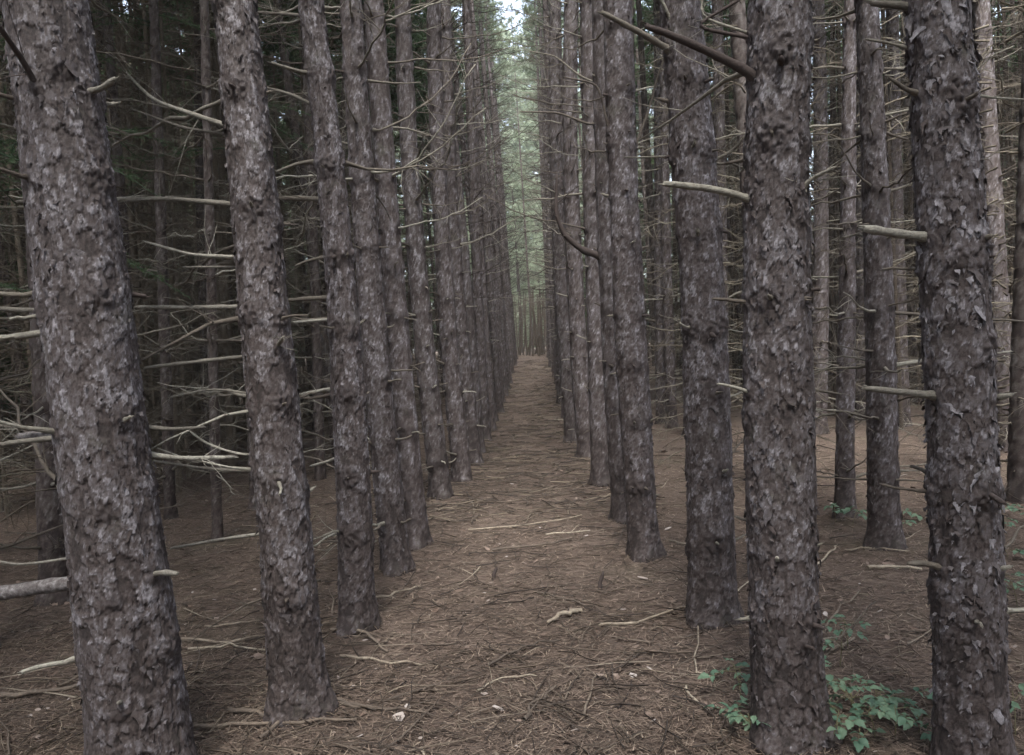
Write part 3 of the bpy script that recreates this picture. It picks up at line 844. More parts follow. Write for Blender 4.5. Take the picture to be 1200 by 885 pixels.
def green_bough(seed):
    rng = np.random.RandomState(seed)
    p = Pool()
    P = limb_path(rng, 0.85, 9, -0.25, 0.1)
    p.tube(P, np.linspace(.007, .002, 9), 5, a=0)
    V, T, A = [], [], []
    sides = [P]
    for q in range(16):
        f = 0.25 + 0.7 * q / 16
        i = int(f * 8)
        s_ = 1 if q % 2 else -1
        L = 0.34 * (1.1 - f)
        sides.append(P[i] + np.linspace(0, 1, 5)[:, None] * np.array([0.75, 0.7 * s_, rng.uniform(-.35, .05)]) * L)
    for S in sides:
        m_ = int(np.linalg.norm(S[-1] - S[0]) / 0.006)
        for _ in range(m_):
            f = rng.uniform(0.15, 1) * (len(S) - 1)
            i = min(int(f), len(S) - 2)
            c = S[i] + (S[i + 1] - S[i]) * (f - i)
            d = (S[-1] - S[0]) / np.linalg.norm(S[-1] - S[0]) * 0.8 + rng.normal(0, .6, 3)
            d *= rng.uniform(.018, .03) / np.linalg.norm(d)
            s2 = np.cross(d, rng.normal(0, 1, 3))
            s2 *= .0022 / (np.linalg.norm(s2) + 1e-9)
            n0 = len(V)
            V += [c - s2, c + s2, c + d]
            T.append((n0, n0 + 1, n0 + 2))
            A += [rng.rand()] * 3
    p.V.append(np.array(V)); p.T.append(np.array(T) + p.n); p.A.append(np.array(A)); p.n += len(V)
    return p.mesh('green_bough', M['needle'], smooth=False)
BOUGH = [green_bough(40 + q) for q in range(3)]

# ------------------------------------------------------------------ the trees one can tell apart
LABEL = {
 'L1': 'thickest leaning scaly pine trunk, at the frame edge with broken grey limbs',
 'L2': 'leaning pine next to the thickest trunk, level pale branches reaching to the dark thicket',
 'L3': 'slim pine third along the thicket row, with an arched pale stick lying at its foot',
 'L4': 'reddish brown pine standing fourth in the row that borders the dark thicket',
 'L5': 'pine fifth in the thicket row, half hidden by the reddish brown fourth trunk',
 'L6': 'pine sixth in the row that borders the dark thicket, foot showing beside the path',
 'L7': 'pine seventh in the row that borders the dark thicket',
 'L8': 'pine eighth in the row that borders the dark thicket',
 'R1': 'flaky pine trunk at the frame edge with two pale broken stubs toward the path',
 'R2': 'thick grey pine rising from green seedlings with one long dark limb up high',
 'R3': 'grey pine behind the trunk with seedlings, its foot splayed on the brown needles',
 'R4': 'pine with a cleanly visible foot halfway up the path, overlapping the trunk behind it',
 'R5': 'pine with a thick hooked limb curving upward over the path',
 'R6': 'pine sixth along the row on the open side of the path',
 'R7': 'pine seventh along the row on the open side of the path',
 'R8': 'pine eighth along the row on the open side of the path',
 'S1': 'straight pinkish grey pine on open ground behind the two flaky near trunks',
 'S2': 'thin pale pine with green seedlings round its foot, beside the straight pinkish one',
 'B1': 'brown pine in the open stand seen just behind the thick grey trunk with seedlings',
 'B2': 'thin dark pine in the open stand between the thin pale pine and the pinkish one',
 'B3': 'dark pine in the open stand seen just past the straight pinkish one',
 'B4': 'stout grey pine at the open stand edge beyond the flaky trunk with stubs',
 'B5': 'slender pine in the open stand seen behind the grey pine with splayed foot',
 'B6': 'thinner of two slender pines close together beyond the pine with a clean foot',
 'B7': 'stouter of two slender pines close together beyond the pine with a clean foot',
 'B8': 'slender pale pine between the splayed grey pine and the thick trunk with seedlings',
 'D1': 'dark pine standing in the thicket just behind the thickest trunk',
 'D2': 'very thin dark pole in the thicket between the thickest trunk and its neighbour',
 'D3': 'thin dark pole in the thicket right behind the second trunk of the row',
 'D4': 'dark pine in the thicket cut by the frame edge beside the thickest trunk',
 'D5': 'thin dark pole deep in the thicket past the very thin one',
 'D6': 'thin dark pole in the thicket behind the slim third trunk of the row',
}
def group_of(k):
    return {'L': 'pines along the thicket side of the path', 'R': 'pines along the open side of the path', 'S': 'pines of the open stand',
            'B': 'pines of the open stand', 'D': 'dark trunks in the thicket'}[k[0]]

TREE = {}
HER = {}
for hrow in HERO:
    HER.setdefault(hrow[0], []).append(hrow)

def make_near(key, idx):
    x, y, r0, r1, zt, kk, du = NEAR[key]
    seed = 1000 + idx * 37
    rng = np.random.RandomState(seed)
    H = 16.5
    t = dict(x=x, y=y, r0=r0, r1=r1, zt=zt, k=kk, H=H, face=math.atan2(-y, -x))
    z0 = float(gz(x, y))
    root = bpy.data.objects.new('pine_tree', None)
    root.empty_display_size = 0.3
    C.objects.link(root)
    root.location = (x, y, z0)
    tag(root, LABEL[key], 'tree', group_of(key))
    TREE[key] = root
    inner = key[0] in 'D'
    # whorls
    plan, knots = [], []
    vis = zt + 0.4
    z = rng.uniform(0.35, 0.6)
    while z < 8.2:
        n = rng.randint(3, 6)
        base = rng.uniform(0, 6.28)
        for q in range(n):
            az = base + q * 2 * PI / n + rng.normal(0, 0.3)
            zz = z + rng.normal(0, 0.03)
            c = math.cos(az)
            toward = c if key[0] == 'L' else -c      # >0: over the path
            near_cam = math.cos(az - t['face'])
            kind, s = 'mid', rng.uniform(0.6, 1.3)
            if key[0] in 'LR':
                if zz < 2.1 + 0.05 * y and toward > -0.1:
                    kind, s = 'stub', rng.uniform(0.25, 1.0)
                elif toward > 0.1 and y > 5.2 and rng.rand() < 0.75:
                    kind, s = 'arch', rng.uniform(0.45, 0.9)
                elif toward < -0.3:
                    kind, s = ('long', rng.uniform(0.6, 1.0)) if key[0] == 'L' else (('mid' if rng.rand() < .7 else 'long'), rng.uniform(0.4, 0.9))
            else:
                kind, s = ('long', rng.uniform(0.5, 1.05)) if rng.rand() < (0.75 if inner else 0.5) else ('mid', rng.uniform(0.6, 1.2))
            if key in HER and zz < vis and near_cam > -0.5:
                if toward < -0.25 and near_cam < 0.55 and key[0] == 'L':
                    kind, s = ('mid', rng.uniform(0.5, 1.2)) if rng.rand() < .6 else ('stub', rng.uniform(.6, 1.6))
                else:
                    kind, s = 'knob', rng.uniform(0.5, 1.5)
                    if rng.rand() < 0.25:
                        kind = None
                    elif rng.rand() < 0.2:
                        kind, s = 'stub', rng.uniform(.3, .9)
            if y < 4.5 and near_cam > 0.55 and kind not in (None, 'stub', 'knob') and zz < vis + 0.6:
                kind, s = 'knob', rng.uniform(0.6, 1.8)
            if zz < vis + 0.5:
                knots.append((zz, az, rng.uniform(0.020, 0.042) * min(1, r0 / .12)))
            if kind:
                plan.append((zz, az, kind, s))
        z += rng.uniform(0.32, 0.55)
    for hrow in HER.get(key, []):
        p0 = hrow[1][0]
        zz = p0[2] - z0
        cx, cy = axis_at(t, zz)
        dv = np.array([hrow[1][1][0], hrow[1][1][1]]) - np.array([x + cx, y + cy])
        az = math.atan2(dv[1], dv[0])
        knots.append((zz, az, max(0.018, hrow[2] * 1.5)))
    face = t['face'] if key in ('L1', 'L2', 'L3', 'L4', 'R1', 'R2', 'R3', 'R4') else False
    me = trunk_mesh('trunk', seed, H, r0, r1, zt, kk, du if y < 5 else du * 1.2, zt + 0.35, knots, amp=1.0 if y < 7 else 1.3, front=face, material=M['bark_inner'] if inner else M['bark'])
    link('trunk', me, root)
    if key in ('L1', 'L2', 'L3', 'R1', 'R2', 'R3', 'L4', 'R4', 'S1'):
        n = dict(L1=700, L2=500, R1=800, R2=700).get(key, 350)
        lb = link('loose_bark', loose_bark(t, seed + 5, n, zt + 0.3, 1.6 if key == 'R1' else (1.25 if key == 'R2' else 1.0)), root)
        lb['kind'] = 'stuff'
    for (zz, az, kind, s) in plan:
        o = add_branch(root, t, zz, az, kind, rng, s, rng.uniform(-0.15, 0.25))
    for hrow in HER.get(key, []):
        _, pts, ra, rb, tw = hrow
        P = np.array(pts) - np.array([x, y, z0])
        # root the limb inside the trunk
        cx, cy = axis_at(t, P[0][2])
        P[0][:2] = (np.array([cx, cy]) + (P[1][:2] - np.array([cx, cy])) / (np.linalg.norm(P[1][:2] - np.array([cx, cy])) + 1e-9) * radius_at(t, P[0][2]) * 0.8)
        seg = [P[0]]
        for a_, b_ in zip(P[:-1], P[1:]):
            n = max(3, int(np.linalg.norm(b_ - a_) / 0.035))
            for q in range(1, n + 1):
                f = q / n
                seg.append(a_ + (b_ - a_) * f)
        seg = np.array(seg)
        for _ in range(3):
            seg[1:-1] = 0.25 * seg[:-2] + 0.5 * seg[1:-1] + 0.25 * seg[2:]
        rng2 = np.random.RandomState(int(abs(P[0][2]) * 1000) % 10000)
        seg[1:] += np.cumsum(rng2.normal(0, ra * 0.028, seg[1:].shape), axis=0)
        p = Pool()
        rad = np.linspace(ra, rb, len(seg)) * (1 + rng2.normal(0, 0.085, len(seg)))
        rad[0] *= 1.4
        if len(rad) > 4:
            rad[-1] *= 0.75
        p.tube(seg, rad, 10)
        splinter(p, rng2, seg, rad[-1])
        if tw:
            L = np.linalg.norm(seg[-1] - seg[0])
            twig_spray(p, rng2, seg, max(ra * 0.7, .004), 2 + 4 * tw, 0.05, 0.28 * tw + 0.1 * L, 1 if tw > 1 else 0)
        dark = (key == 'R2' and ra > 0.007 and pts[0][2] > 2.3) or (key == 'L1' and ra == 0.011 and pts[-1][2] > 2.3) or ra == 0.0305
        link('dead_branch', p.mesh('dead_branch', M['limb_bark'] if ra > 0.022 and ra != 0.0305 else (M['dead_dark'] if dark else (M['dead_pale'] if key[0] == 'L' and ra < .014 or (key == 'R1' and ra > .0135) else M['dead']))), root)
    link('crown', THIN[idx % 3] if key[0] in 'LRS' else CROWN[idx % 4], root, rot=(0, 0, rng.uniform(0, 6)))

for idx, key in enumerate(NEAR):
    make_near(key, idx)

rg = np.random.RandomState(12)
for key, zlo, zhi, n in (('D1', 2.5, 4.2, 13), ('D4', 2.0, 3.6, 9), ('D5', 3.2, 5.2, 8), ('D3', 3.6, 5.4, 6)):
    for q in range(n):
        z = rg.uniform(zlo, zhi)
        cx, cy = axis_at(dict(zt=NEAR[key][4], k=NEAR[key][5]), z)
        s_ = rg.uniform(.7, 1.25)
        link('green_bough', BOUGH[q % 3], TREE[key], (cx, cy, z), (0, rg.uniform(-.1, .3), rg.uniform(0, 6.28)), s_)

# ------------------------------------------------------------------ the rest of the plantation: shared trunks, branches and crowns
VT, VTI, VB, VBI = [], [], [], []
for q in range(5):
    rr = np.random.RandomState(60 + q)
    kn = [(z_, rr.uniform(0, 6.28), 0.022) for z_ in np.arange(0.4, 8, 0.16)]
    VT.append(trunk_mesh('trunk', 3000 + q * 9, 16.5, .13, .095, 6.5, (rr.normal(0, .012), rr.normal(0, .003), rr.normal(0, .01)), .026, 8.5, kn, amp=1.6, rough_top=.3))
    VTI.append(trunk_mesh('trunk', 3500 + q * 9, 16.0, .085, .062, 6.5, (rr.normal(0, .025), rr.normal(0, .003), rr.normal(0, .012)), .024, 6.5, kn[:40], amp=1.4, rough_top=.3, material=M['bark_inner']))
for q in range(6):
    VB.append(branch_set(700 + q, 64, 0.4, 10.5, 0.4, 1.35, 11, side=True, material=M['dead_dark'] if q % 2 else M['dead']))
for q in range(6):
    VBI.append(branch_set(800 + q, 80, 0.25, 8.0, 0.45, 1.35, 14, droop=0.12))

def shared_tree(x, y, rng, trunks, branches, scale, rotz, label, group, lean=0.0, crowns=None):
    root = bpy.data.objects.new('pine_tree', None)
    C.objects.link(root)
    root.location = (x, y, float(gz(x, y)))
    root.rotation_euler = Matrix.Rotation(lean, 3, 'Y').to_4x4().__matmul__(Matrix.Rotation(rotz, 4, 'Z')).to_euler()
    tag(root, label, 'tree', group)
    link('trunk', trunks[rng.randint(len(trunks))], root, scale=(scale, scale, 1))
    if branches:
        o = link('dead_branches', branches[rng.randint(len(branches))], root)
        o['kind'] = 'stuff'
    link('crown', (crowns or CROWN)[rng.randint(3)], root, rot=(0, 0, rng.uniform(0, 6)), scale=(1, 1, rng.uniform(0.94, 1.06)))
    return root

ORD = ['ninth', 'tenth', 'eleventh', 'twelfth', 'thirteenth', 'fourteenth', 'fifteenth', 'sixteenth']
rng = np.random.RandomState(4)
ys = [12.0, 13.5, 15.1, 16.6, 18.3, 20.4]
y = 20.4
while y < 33:
    y += rng.uniform(1.0, 1.5)
    ys.append(y)
for n, y in enumerate(ys):
    lab = ('pine %s in the row that borders the dark thicket' % ORD[n]) if n < 8 else 'far pine in the dwindling row that borders the dark thicket'
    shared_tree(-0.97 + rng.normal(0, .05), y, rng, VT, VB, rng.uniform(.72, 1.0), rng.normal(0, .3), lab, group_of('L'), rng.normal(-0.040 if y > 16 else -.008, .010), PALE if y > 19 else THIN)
ys = [14.6, 16.7, 18.0, 19.6, 21.3]
y = 21.3
while y < 33:
    y += rng.uniform(1.2, 1.75)
    ys.append(y)
for n, y in enumerate(ys):
    lab = ('pine %s along the row on the open side of the path' % ORD[n]) if n < 8 else 'far pine in the dwindling row on the open side of the path'
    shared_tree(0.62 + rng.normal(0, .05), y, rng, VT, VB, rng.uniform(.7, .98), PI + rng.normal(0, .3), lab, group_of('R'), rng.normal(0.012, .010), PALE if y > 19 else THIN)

near_xy = [(v_[0], v_[1]) for v_ in NEAR.values()]
def clear(x, y, d):
    return all((x - a) ** 2 + (y - b_) ** 2 > d * d for a, b_ in near_xy)

LEFT_ROWS = [(-3.0, 2.6, 33, 1.25), (-4.9, 2.5, 33, 1.3), (-6.8, 4.2, 33, 1.5), (-8.7, 6, 33, 1.8), (-10.7, 8, 33, 2.2)]
for rn, (x0, ya, yb, st) in enumerate(LEFT_ROWS):
    y = ya
    while y < yb:
        x = x0 + rng.normal(0, .14)
        yy = y + rng.normal(0, .16)
        if clear(x, yy, 0.75):
            shared_tree(x, yy, rng, VTI, VBI, rng.uniform(.65, 1.15), rng.uniform(0, 6.28),
                        'dark slim trunk bristling with dead branches, row %s of the thicket' % ['one', 'two', 'three', 'four', 'five'][rn], 'trunks of thicket row %s' % ['one', 'two', 'three', 'four', 'five'][rn], rng.normal(0, .02), CROWN_LOW)
        y += st * rng.uniform(0.85, 1.15) * (1 + 0.02 * y)
RIGHT_ROWS = [(2.45, 8.2, 33, 1.9), (4.3, 7.0, 33, 2.0), (6.1, 8.4, 33, 2.0), (8.0, 9.5, 33, 2.0), (10.0, 11, 40, 2.2), (12.2, 13, 33, 2.4)]
for rn, (x0, ya, yb, st) in enumerate(RIGHT_ROWS):
    y = ya
    while y < yb:
        x = x0 + rng.normal(0, .16)
        yy = y + rng.normal(0, .2)
        if clear(x, yy, 0.8):
            shared_tree(x, yy, rng, VTI, VBI, rng.uniform(.75, 1.3), rng.uniform(0, 6.28),
                        'slim pine with dead branches in row %s of the open stand' % ['one', 'two', 'three', 'four', 'five', 'six'][rn], 'pines of open stand row %s' % ['one', 'two', 'three', 'four', 'five', 'six'][rn], rng.normal(0, .02), CROWN_LOW if rn > 3 else (THIN if rn < 1 else CROWN))
        y += st * rng.uniform(0.85, 1.15) * (1 + 0.015 * y)

# ------------------------------------------------------------------ young spruces closing the wood at its sides, leafy trees beyond its end
SPR = [crown_mesh(900 + q, 0.3, 9.5, 2.0, 58, 26, 8, 0.27, 0.07, M['needle'], 0.8) for q in range(3)]
def simple_tree(name, x, y, crown, scale, h, r, label, cat, group, rng, material):
    root = bpy.data.objects.new(name, None)
    C.objects.link(root)
    root.location = (x, y, float(gz(x, y)))
    root.rotation_euler = (0, 0, rng.uniform(0, 6.28))
    tag(root, label, cat, group)
    p = Pool()
    zz = np.linspace(-0.1, h, 9)
    P = np.stack([np.cumsum(rng.normal(0, .03, 9)), np.cumsum(rng.normal(0, .03, 9)), zz], -1)
    P[0:2, :2] = 0
    p.tube(P, np.linspace(r, r * .2, 9), 8)
    link('trunk', p.mesh('trunk', material), root)
    link('crown', crown, root, scale=scale)
    return root
for q in range(60):
    f = q / 59
    x, y = (-14.5 + rng.normal(0, 1.3), 1 + 38 * f) 
    simple_tree('spruce_tree', x, y, SPR[q % 3], rng.uniform(.9, 1.4), 9, .1, 'dark young spruce closing off the back of the thicket', 'tree', 'spruces behind the thicket', rng, M['bark_inner'])
for q in range(34):
    f = q / 33
    x, y = (16.5 + rng.normal(0, 1.2), 4 + 34 * f)
    simple_tree('spruce_tree', x, y, SPR[q % 3], rng.uniform(.8, 1.2), 9, .1, 'dull green young spruce closing off the back of the open stand', 'tree', 'spruces behind the open stand', rng, M['bark_inner'])
for q in range(44):
    s_ = -1 if q < 24 else 1
    f = (q / 23) if q < 24 else (q - 24) / 19
    simple_tree('spruce_tree', s_ * (19 + rng.normal(0, 1.2)), -2 + 40 * f, SPR[q % 3], rng.uniform(1.4, 1.8), 12, .14, 'tall dark spruce in the outermost belt ' + ('behind the thicket' if s_ < 0 else 'behind the open stand'), 'tree', 'outermost spruces ' + ('behind the thicket' if s_ < 0 else 'behind the open stand'), rng, M['bark_inner'])
for q in range(18):
    x = (-1 if q % 2 else 1) * (3.2 + 0.75 * q)
    simple_tree('spruce_tree', x, 36.5 + rng.normal(0, .8), SPR[q % 3], rng.uniform(.8, 1.15), 9, .1, 'dark spruce beside the far end of the rows', 'tree', 'spruces beside the far end of the rows', rng, M['bark_inner'])
LEAFY = [crown_mesh(950 + q, 0.3, 14, 3.3, 84, 40, 4, 0.27, 0.075, M['broad'], 0.6) for q in range(2)]
for q, (x, y, s) in enumerate([(-0.9, 47, .8), (2.2, 50, .95), (4.8, 46, .9), (-3.6, 50, 1.0), (7.8, 50, 1.05), (-7, 48, 1.0), (11.4, 49, 1.1), (0.4, 57, 1.15), (-10.5, 47, 1.1), (15, 47, 1.1), (-14, 45, 1.1), (3.8, 62, 1.3), (-4.2, 62, 1.3), (19, 42, 1.1), (-1.8, 66, 1.7), (1.5, 70, 1.8), (5.5, 68, 1.7), (-6.5, 68, 1.7), (10, 64, 1.6), (-11, 64, 1.6), (-3, 74, 2.1), (3, 76, 2.2), (0.2, 80, 2.3)]):
    simple_tree('leafy_tree', x, y, LEAFY[q % 2], s, 10, .14, 'pale green leafy tree lit by open sky beyond the end of the rows', 'tree', 'leafy trees past the end of the rows', rng, M['bark_inner'])

# ------------------------------------------------------------------ the wood goes on behind the viewer
for x0 in (-5.0, -3.0, -1.05, 0.7, 2.5, 4.4, 6.2):
    y = 1.2 if abs(x0) < 2 else 2.0
    while y > -9:
        y -= rng.uniform(1.3, 2.0)
        shared_tree(x0 + rng.normal(0, .1), y, rng, VT if abs(x0) < 2 else VTI, None, rng.uniform(.8, 1.1), rng.uniform(0, 6.28), 'pine continuing the rows behind the viewer', 'pines behind the viewer', 0, THIN if abs(x0) < 2 else CROWN_LOW)
for q in range(14):
    simple_tree('spruce_tree', -13 + 2.1 * q, -12 + rng.normal(0, .8), SPR[q % 3], rng.uniform(1.0, 1.3), 9, .1, 'dark young spruce closing the wood behind the viewer', 'tree', 'spruces behind the viewer', rng, M['bark_inner'])

def distant_thicket(name, seed, xa, xb, ya, yb, npole, nbr, label, material, zt=9.5, ph=12):
    """far poles and dead branches that read as one tangled mass"""
    rg = np.random.RandomState(seed)
    p = Pool()
    for _ in range(npole):
        x, y = rg.uniform(xa, xb), rg.uniform(ya, yb)
        z0 = float(gz(x, y)) - .1
        r = rg.uniform(.02, .06)
        l = rg.normal(0, .25, 2)
        p.tube([(x, y, z0), (x + l[0] * .4, y + l[1] * .4, ph * .4), (x + l[0], y + l[1], ph)], [r, r * .8, r * .3], 6, a=rg.rand(), cap=False)
        for _b in range(nbr):
            z = rg.uniform(.2, zt)
            az = rg.uniform(0, 6.28)
            L = rg.uniform(.5, 1.5)
            d = np.array([math.cos(az), math.sin(az), rg.normal(-.1, .25)]) * L
            b0 = np.array([x, y, z0 + z])
            s = rg.normal(0, .09, 3)
            p.tube([b0, b0 + d * .5 + s, b0 + d + s + [0, 0, rg.normal(0, .12)]], [.009, .007, .003], 3, a=rg.rand(), cap=False)
            for _t in range(3):
                c = b0 + d * rg.uniform(.3, 1) + s
                e = c + rg.normal(0, .22, 3) + [0, 0, -.08]
                p.tube([c, e], [.0045, .003], 3, a=rg.rand(), cap=False)
    o = link(name, p.mesh(name, material))
    tag(o, label, 'thicket', kind='stuff')
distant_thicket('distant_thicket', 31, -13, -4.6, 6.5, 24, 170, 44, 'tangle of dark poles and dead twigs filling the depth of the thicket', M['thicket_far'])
distant_thicket('distant_stand', 32, 4.8, 15, 11, 34, 240, 32, 'distant poles and dead twigs filling the depth of the open stand', M['thicket_far'])

for q in range(9):
    x = -5.2 + 1.25 * q
    shared_tree(x + rng.normal(0, .15), 37.5 + rng.uniform(-1.2, 2.0), rng, VTI, None, rng.uniform(.6, 1.0), rng.uniform(0, 6.28), 'thin grey pole standing across the far end of the path', 'poles across the far end of the path', rng.normal(0, .02), PALE)


distant_thicket('distant_saplings', 33, -5, 6, 34.2, 42, 210, 9, 'thin grey saplings standing close together across the far end of the path', M['thicket_far'], 3.0, 4.2)

# haze
hx, hy0, hy1, hz0, hz1 = 60, -25, 95, -3, 34
V = [(sx * hx, yy_, zz_) for zz_ in (hz0, hz1) for sx, yy_ in ((-1, hy0), (1, hy0), (1, hy1), (-1, hy1))]
hm = bpy.data.materials.new('haze')
hm.use_nodes = True
hm.node_tree.nodes.remove(hm.node_tree.nodes['Principled BSDF'])
pv = hm.node_tree.nodes.new('ShaderNodeVolumePrincipled')
pv.inputs['Color'].default_value = (0.9, 0.93, 0.95, 1)
pv.inputs['Density'].default_value = HAZE
hm.node_tree.links.new(pv.outputs[0], hm.node_tree.nodes['Material Output'].inputs['Volume'])
hz = link('haze', new_mesh('haze', V, np.array([(3, 2, 1, 0), (4, 5, 6, 7), (0, 1, 5, 4), (1, 2, 6, 5), (2, 3, 7, 6), (3, 0, 4, 7)]), hm, smooth=False))
hz['kind'] = 'stuff'

# ------------------------------------------------------------------ forest floor
rng = np.random.RandomState(77)
def ground_z(x, y):
    return gz(x, y)

# needles: each a thin sliver
n = 150000
yy = 1.9 + 9.0 * rng.rand(n) ** 1.7
xx = (rng.rand(n) * 2 - 1) * (0.75 * yy + 0.5)
aa = rng.uniform(0, PI * 2, n)
ll = rng.uniform(0.03, 0.10, n)
ww = rng.uniform(0.0011, 0.0026, n) * (0.7 + 0.13 * yy)
zz = gz(xx, yy) + 0.006 + rng.rand(n) * 0.014
tz = rng.normal(0, 0.10, n) * ll
d = np.stack([np.cos(aa) * ll, np.sin(aa) * ll, tz], -1)
s = np.stack([-np.sin(aa) * ww, np.cos(aa) * ww, 0 * aa], -1)
c0 = np.stack([xx, yy, zz], -1)
V = np.stack([c0 - s, c0 + s, c0 + d], 1).reshape(-1, 3)
sh = np.repeat(np.clip(rng.beta(1.1, 1.5, n), 0, 1), 3)
o = link('pine_needles', new_mesh('pine_needles', V, np.arange(3 * n).reshape(-1, 3), M['needles_fallen'], {'shade': sh}, False))
tag(o, 'brown dead pine needles carpeting the forest floor', 'needles', kind='stuff')

# bits of dry leaf and fallen bark scales
p = Pool()
for _ in range(1800):
    y = 2.2 + 9 * rng.rand() ** 1.6
    x = (rng.rand() * 2 - 1) * (0.72 * y + .3)
    r = rng.uniform(0.004, 0.013) * (0.8 + 0.08 * y) * (2.0 if rng.rand() < 0.06 else 1)
    z = float(gz(x, y)) + 0.016
    m_ = 6
    tt = rng.rand() * 6 + np.arange(m_) / m_ * 2 * PI
    rad = r * rng.uniform(0.5, 1.2, m_)
    t1, t2 = rng.normal(0, .35, 2)
    V = np.stack([x + np.cos(tt) * rad * 1.4, y + np.sin(tt) * rad, z + t1 * np.cos(tt) * rad + t2 * np.sin(tt) * rad], -1)
    V = np.vstack([V, [x, y, z + rng.uniform(-.3, .3) * r]])
    p.add(V, None, [[q, (q + 1) % m_, m_] for q in range(m_)], a=rng.rand() ** 1.5)
o = link('leaf_litter', p.mesh('leaf_litter', M['litter'], False))
tag(o, 'scattered pale bits of dry leaf and bark on the needles', 'litter', kind='stuff')

# small twigs strewn everywhere
p = Pool()
for _ in range(12000):
    y = 2.2 + 12 * rng.rand() ** 1.6
    if rng.rand() < 0.45:
        x = -1.1 - rng.rand() * (0.55 * y)
    else:
        x = (rng.rand() * 2 - 1) * (0.72 * y)
    L = rng.uniform(0.05, 0.28)
    a = rng.uniform(0, 2 * PI)
    n_ = 4
    hd = a + np.cumsum(rng.normal(0, .13, n_))
    P = np.stack([x + np.cumsum(np.cos(hd)) * L / n_, y + np.cumsum(np.sin(hd)) * L / n_, 0 * hd], -1)
    P[:, 2] = gz(P[:, 0], P[:, 1]) + 0.012 + rng.uniform(0, .02) * np.sin(np.linspace(0, PI, n_))
    r = rng.uniform(0.001, 0.0032)
    p.tube(P, np.linspace(r, r * .6, n_), 3, a=rng.rand(), cap=False)
for q_ in range(4600):
    y = rng.uniform(7, 32) if q_ < 3500 else 2.5 + 9 * rng.rand() ** 1.3
    x = rng.uniform(-1.4, 1.2) if rng.rand() < .6 else rng.uniform(-1, 1) * (.4 * y)
    L, a = rng.uniform(0.12, 0.5 if q_ < 3500 else .36), rng.uniform(0, 2 * PI)
    f = np.linspace(-.5, .5, 4)
    P = np.stack([x + f * L * math.cos(a) + rng.normal(0, .012, 4), y + f * L * math.sin(a) + rng.normal(0, .012, 4), 0 * f], -1)
    P[:, 2] = gz(P[:, 0], P[:, 1]) + 0.014 + rng.uniform(0, .02)
    p.tube(P, rng.uniform(0.003, 0.008) if q_ < 3500 else np.linspace(1, .5, 4) * rng.uniform(.0025, .0055), 3, a=rng.rand() * (1 if q_ < 3500 else .75), cap=False)
o = link('twig_litter', p.mesh('twig_litter', shade_material('twig_litter_wood', [(0, (0.03, 0.023, 0.019)), (0.65, (0.075, 0.058, 0.044)), (1, (0.19, 0.155, 0.115))])))
tag(o, 'fine broken twigs strewn thickly over the needle litter', 'twigs', kind='stuff')

# fallen sticks one can pick out
FLAB = [
 'thick broken chunk of pale wood with a dark end lying mid path',
 'long dark stick lying across the open side of the path toward the splayed pine',
 'thin dark stick just beyond the broken wood chunk on the path',
 'pale straight stick lying crosswise on the path, nearest of three crosswise ones far up',
 'long thin stick lying across most of the path, farthest of the crosswise ones',
 'short stick lying crosswise mid path between two longer crosswise sticks',
 'dark kinked stick in the middle of the near path',
 'short hooked stick curving upward like a sickle on the near path',
 'thin straight dark stick above the sickle shaped one',
 'pale arched stick at the foot of the slim third trunk',
 'straight brown stick in front of the slim third trunk',
 'thin brown stick at the near edge of the path by the second trunk',
 'long pale curved branch sweeping past the foot of the second trunk',
 'pale grey stick propped against the foot of the second trunk',
 'dark thick stick lying in front of the second trunk at the frame bottom',
 'thick pale pole lying behind the foot of the thickest trunk',
 'short pale stub lying above the thick pale pole',
 'pale stick nearest the second trunk in the bundle of parallel sticks',
 'farthest stick of the parallel bundle between the two nearest thicket row trunks',
 'longest stick of the parallel bundle between the two nearest thicket row trunks',
 'pale curved cane lying beside the thick grey trunk with seedlings',
 'thin forked looking twig lying behind the thick grey trunk with seedlings',
 'short thick dark log lying near the foot of the straight pinkish pine',
 'short mossy stick beside the pale curved cane',
 'thin stick running through the green seedlings',
 'thin stick lying at the foot of the straight pinkish pine',
 'thin root like twig trailing down from the foot of the splayed grey pine',
 'curled small twig at the path edge before the thick grey trunk',
 'long thin twig lying along the far path edge by the thicket row',
 'grey stick lying beside the fourth trunk of the thicket row',
 'thin twig pointing along the path near the broken wood chunk',
 'short twig at the edge of the seedlings near the path',
]
for q, (pts, r) in enumerate(FALL):
    rg = np.random.RandomState(2000 + q)
    P2 = np.array(pts)
    seg = [P2[0]]
    for a_, b_ in zip(P2[:-1], P2[1:]):
        for f in (0.25, .5, .75, 1):
            seg.append(a_ + (b_ - a_) * f)
    seg = np.array(seg)
    seg[1:-1] = .25 * seg[:-2] + .5 * seg[1:-1] + .25 * seg[2:]
    seg = seg + rg.normal(0, .008, seg.shape)
    base = seg[0].copy()
    bz = float(gz(base[0], base[1]))
    z = gz(seg[:, 0], seg[:, 1]) + r * 0.9 + 0.010 + np.abs(rg.normal(0, .006, len(seg)))
    P = np.stack([seg[:, 0] - base[0], seg[:, 1] - base[1], z - bz], -1)
    p = Pool()
    p.tube(P, np.linspace(r, r * .6, len(P)) * (1 + rg.normal(0, .07, len(P))), 7)
    if r < .012 and q % 3:
        P3 = P.copy()
        twig_spray(p, rg, P3, r, 3, .06, .22, 0, 4, 0.12)
    o = link('fallen_branch', p.mesh('fallen_branch', M['fallen']), loc=(base[0], base[1], bz))
    tag(o, FLAB[q], 'stick', 'fallen sticks on the needles')
stick_var = []
for q in range(8):
    p = branch_variant(5000 + q, 0.45, .0055, 4 if q % 2 else 1, 0, 0, 5)
    for V in p.V:
        V[:, 2] = V[:, 2] * 0.15
    stick_var.append(p.mesh('fallen_branch', M['fallen']))
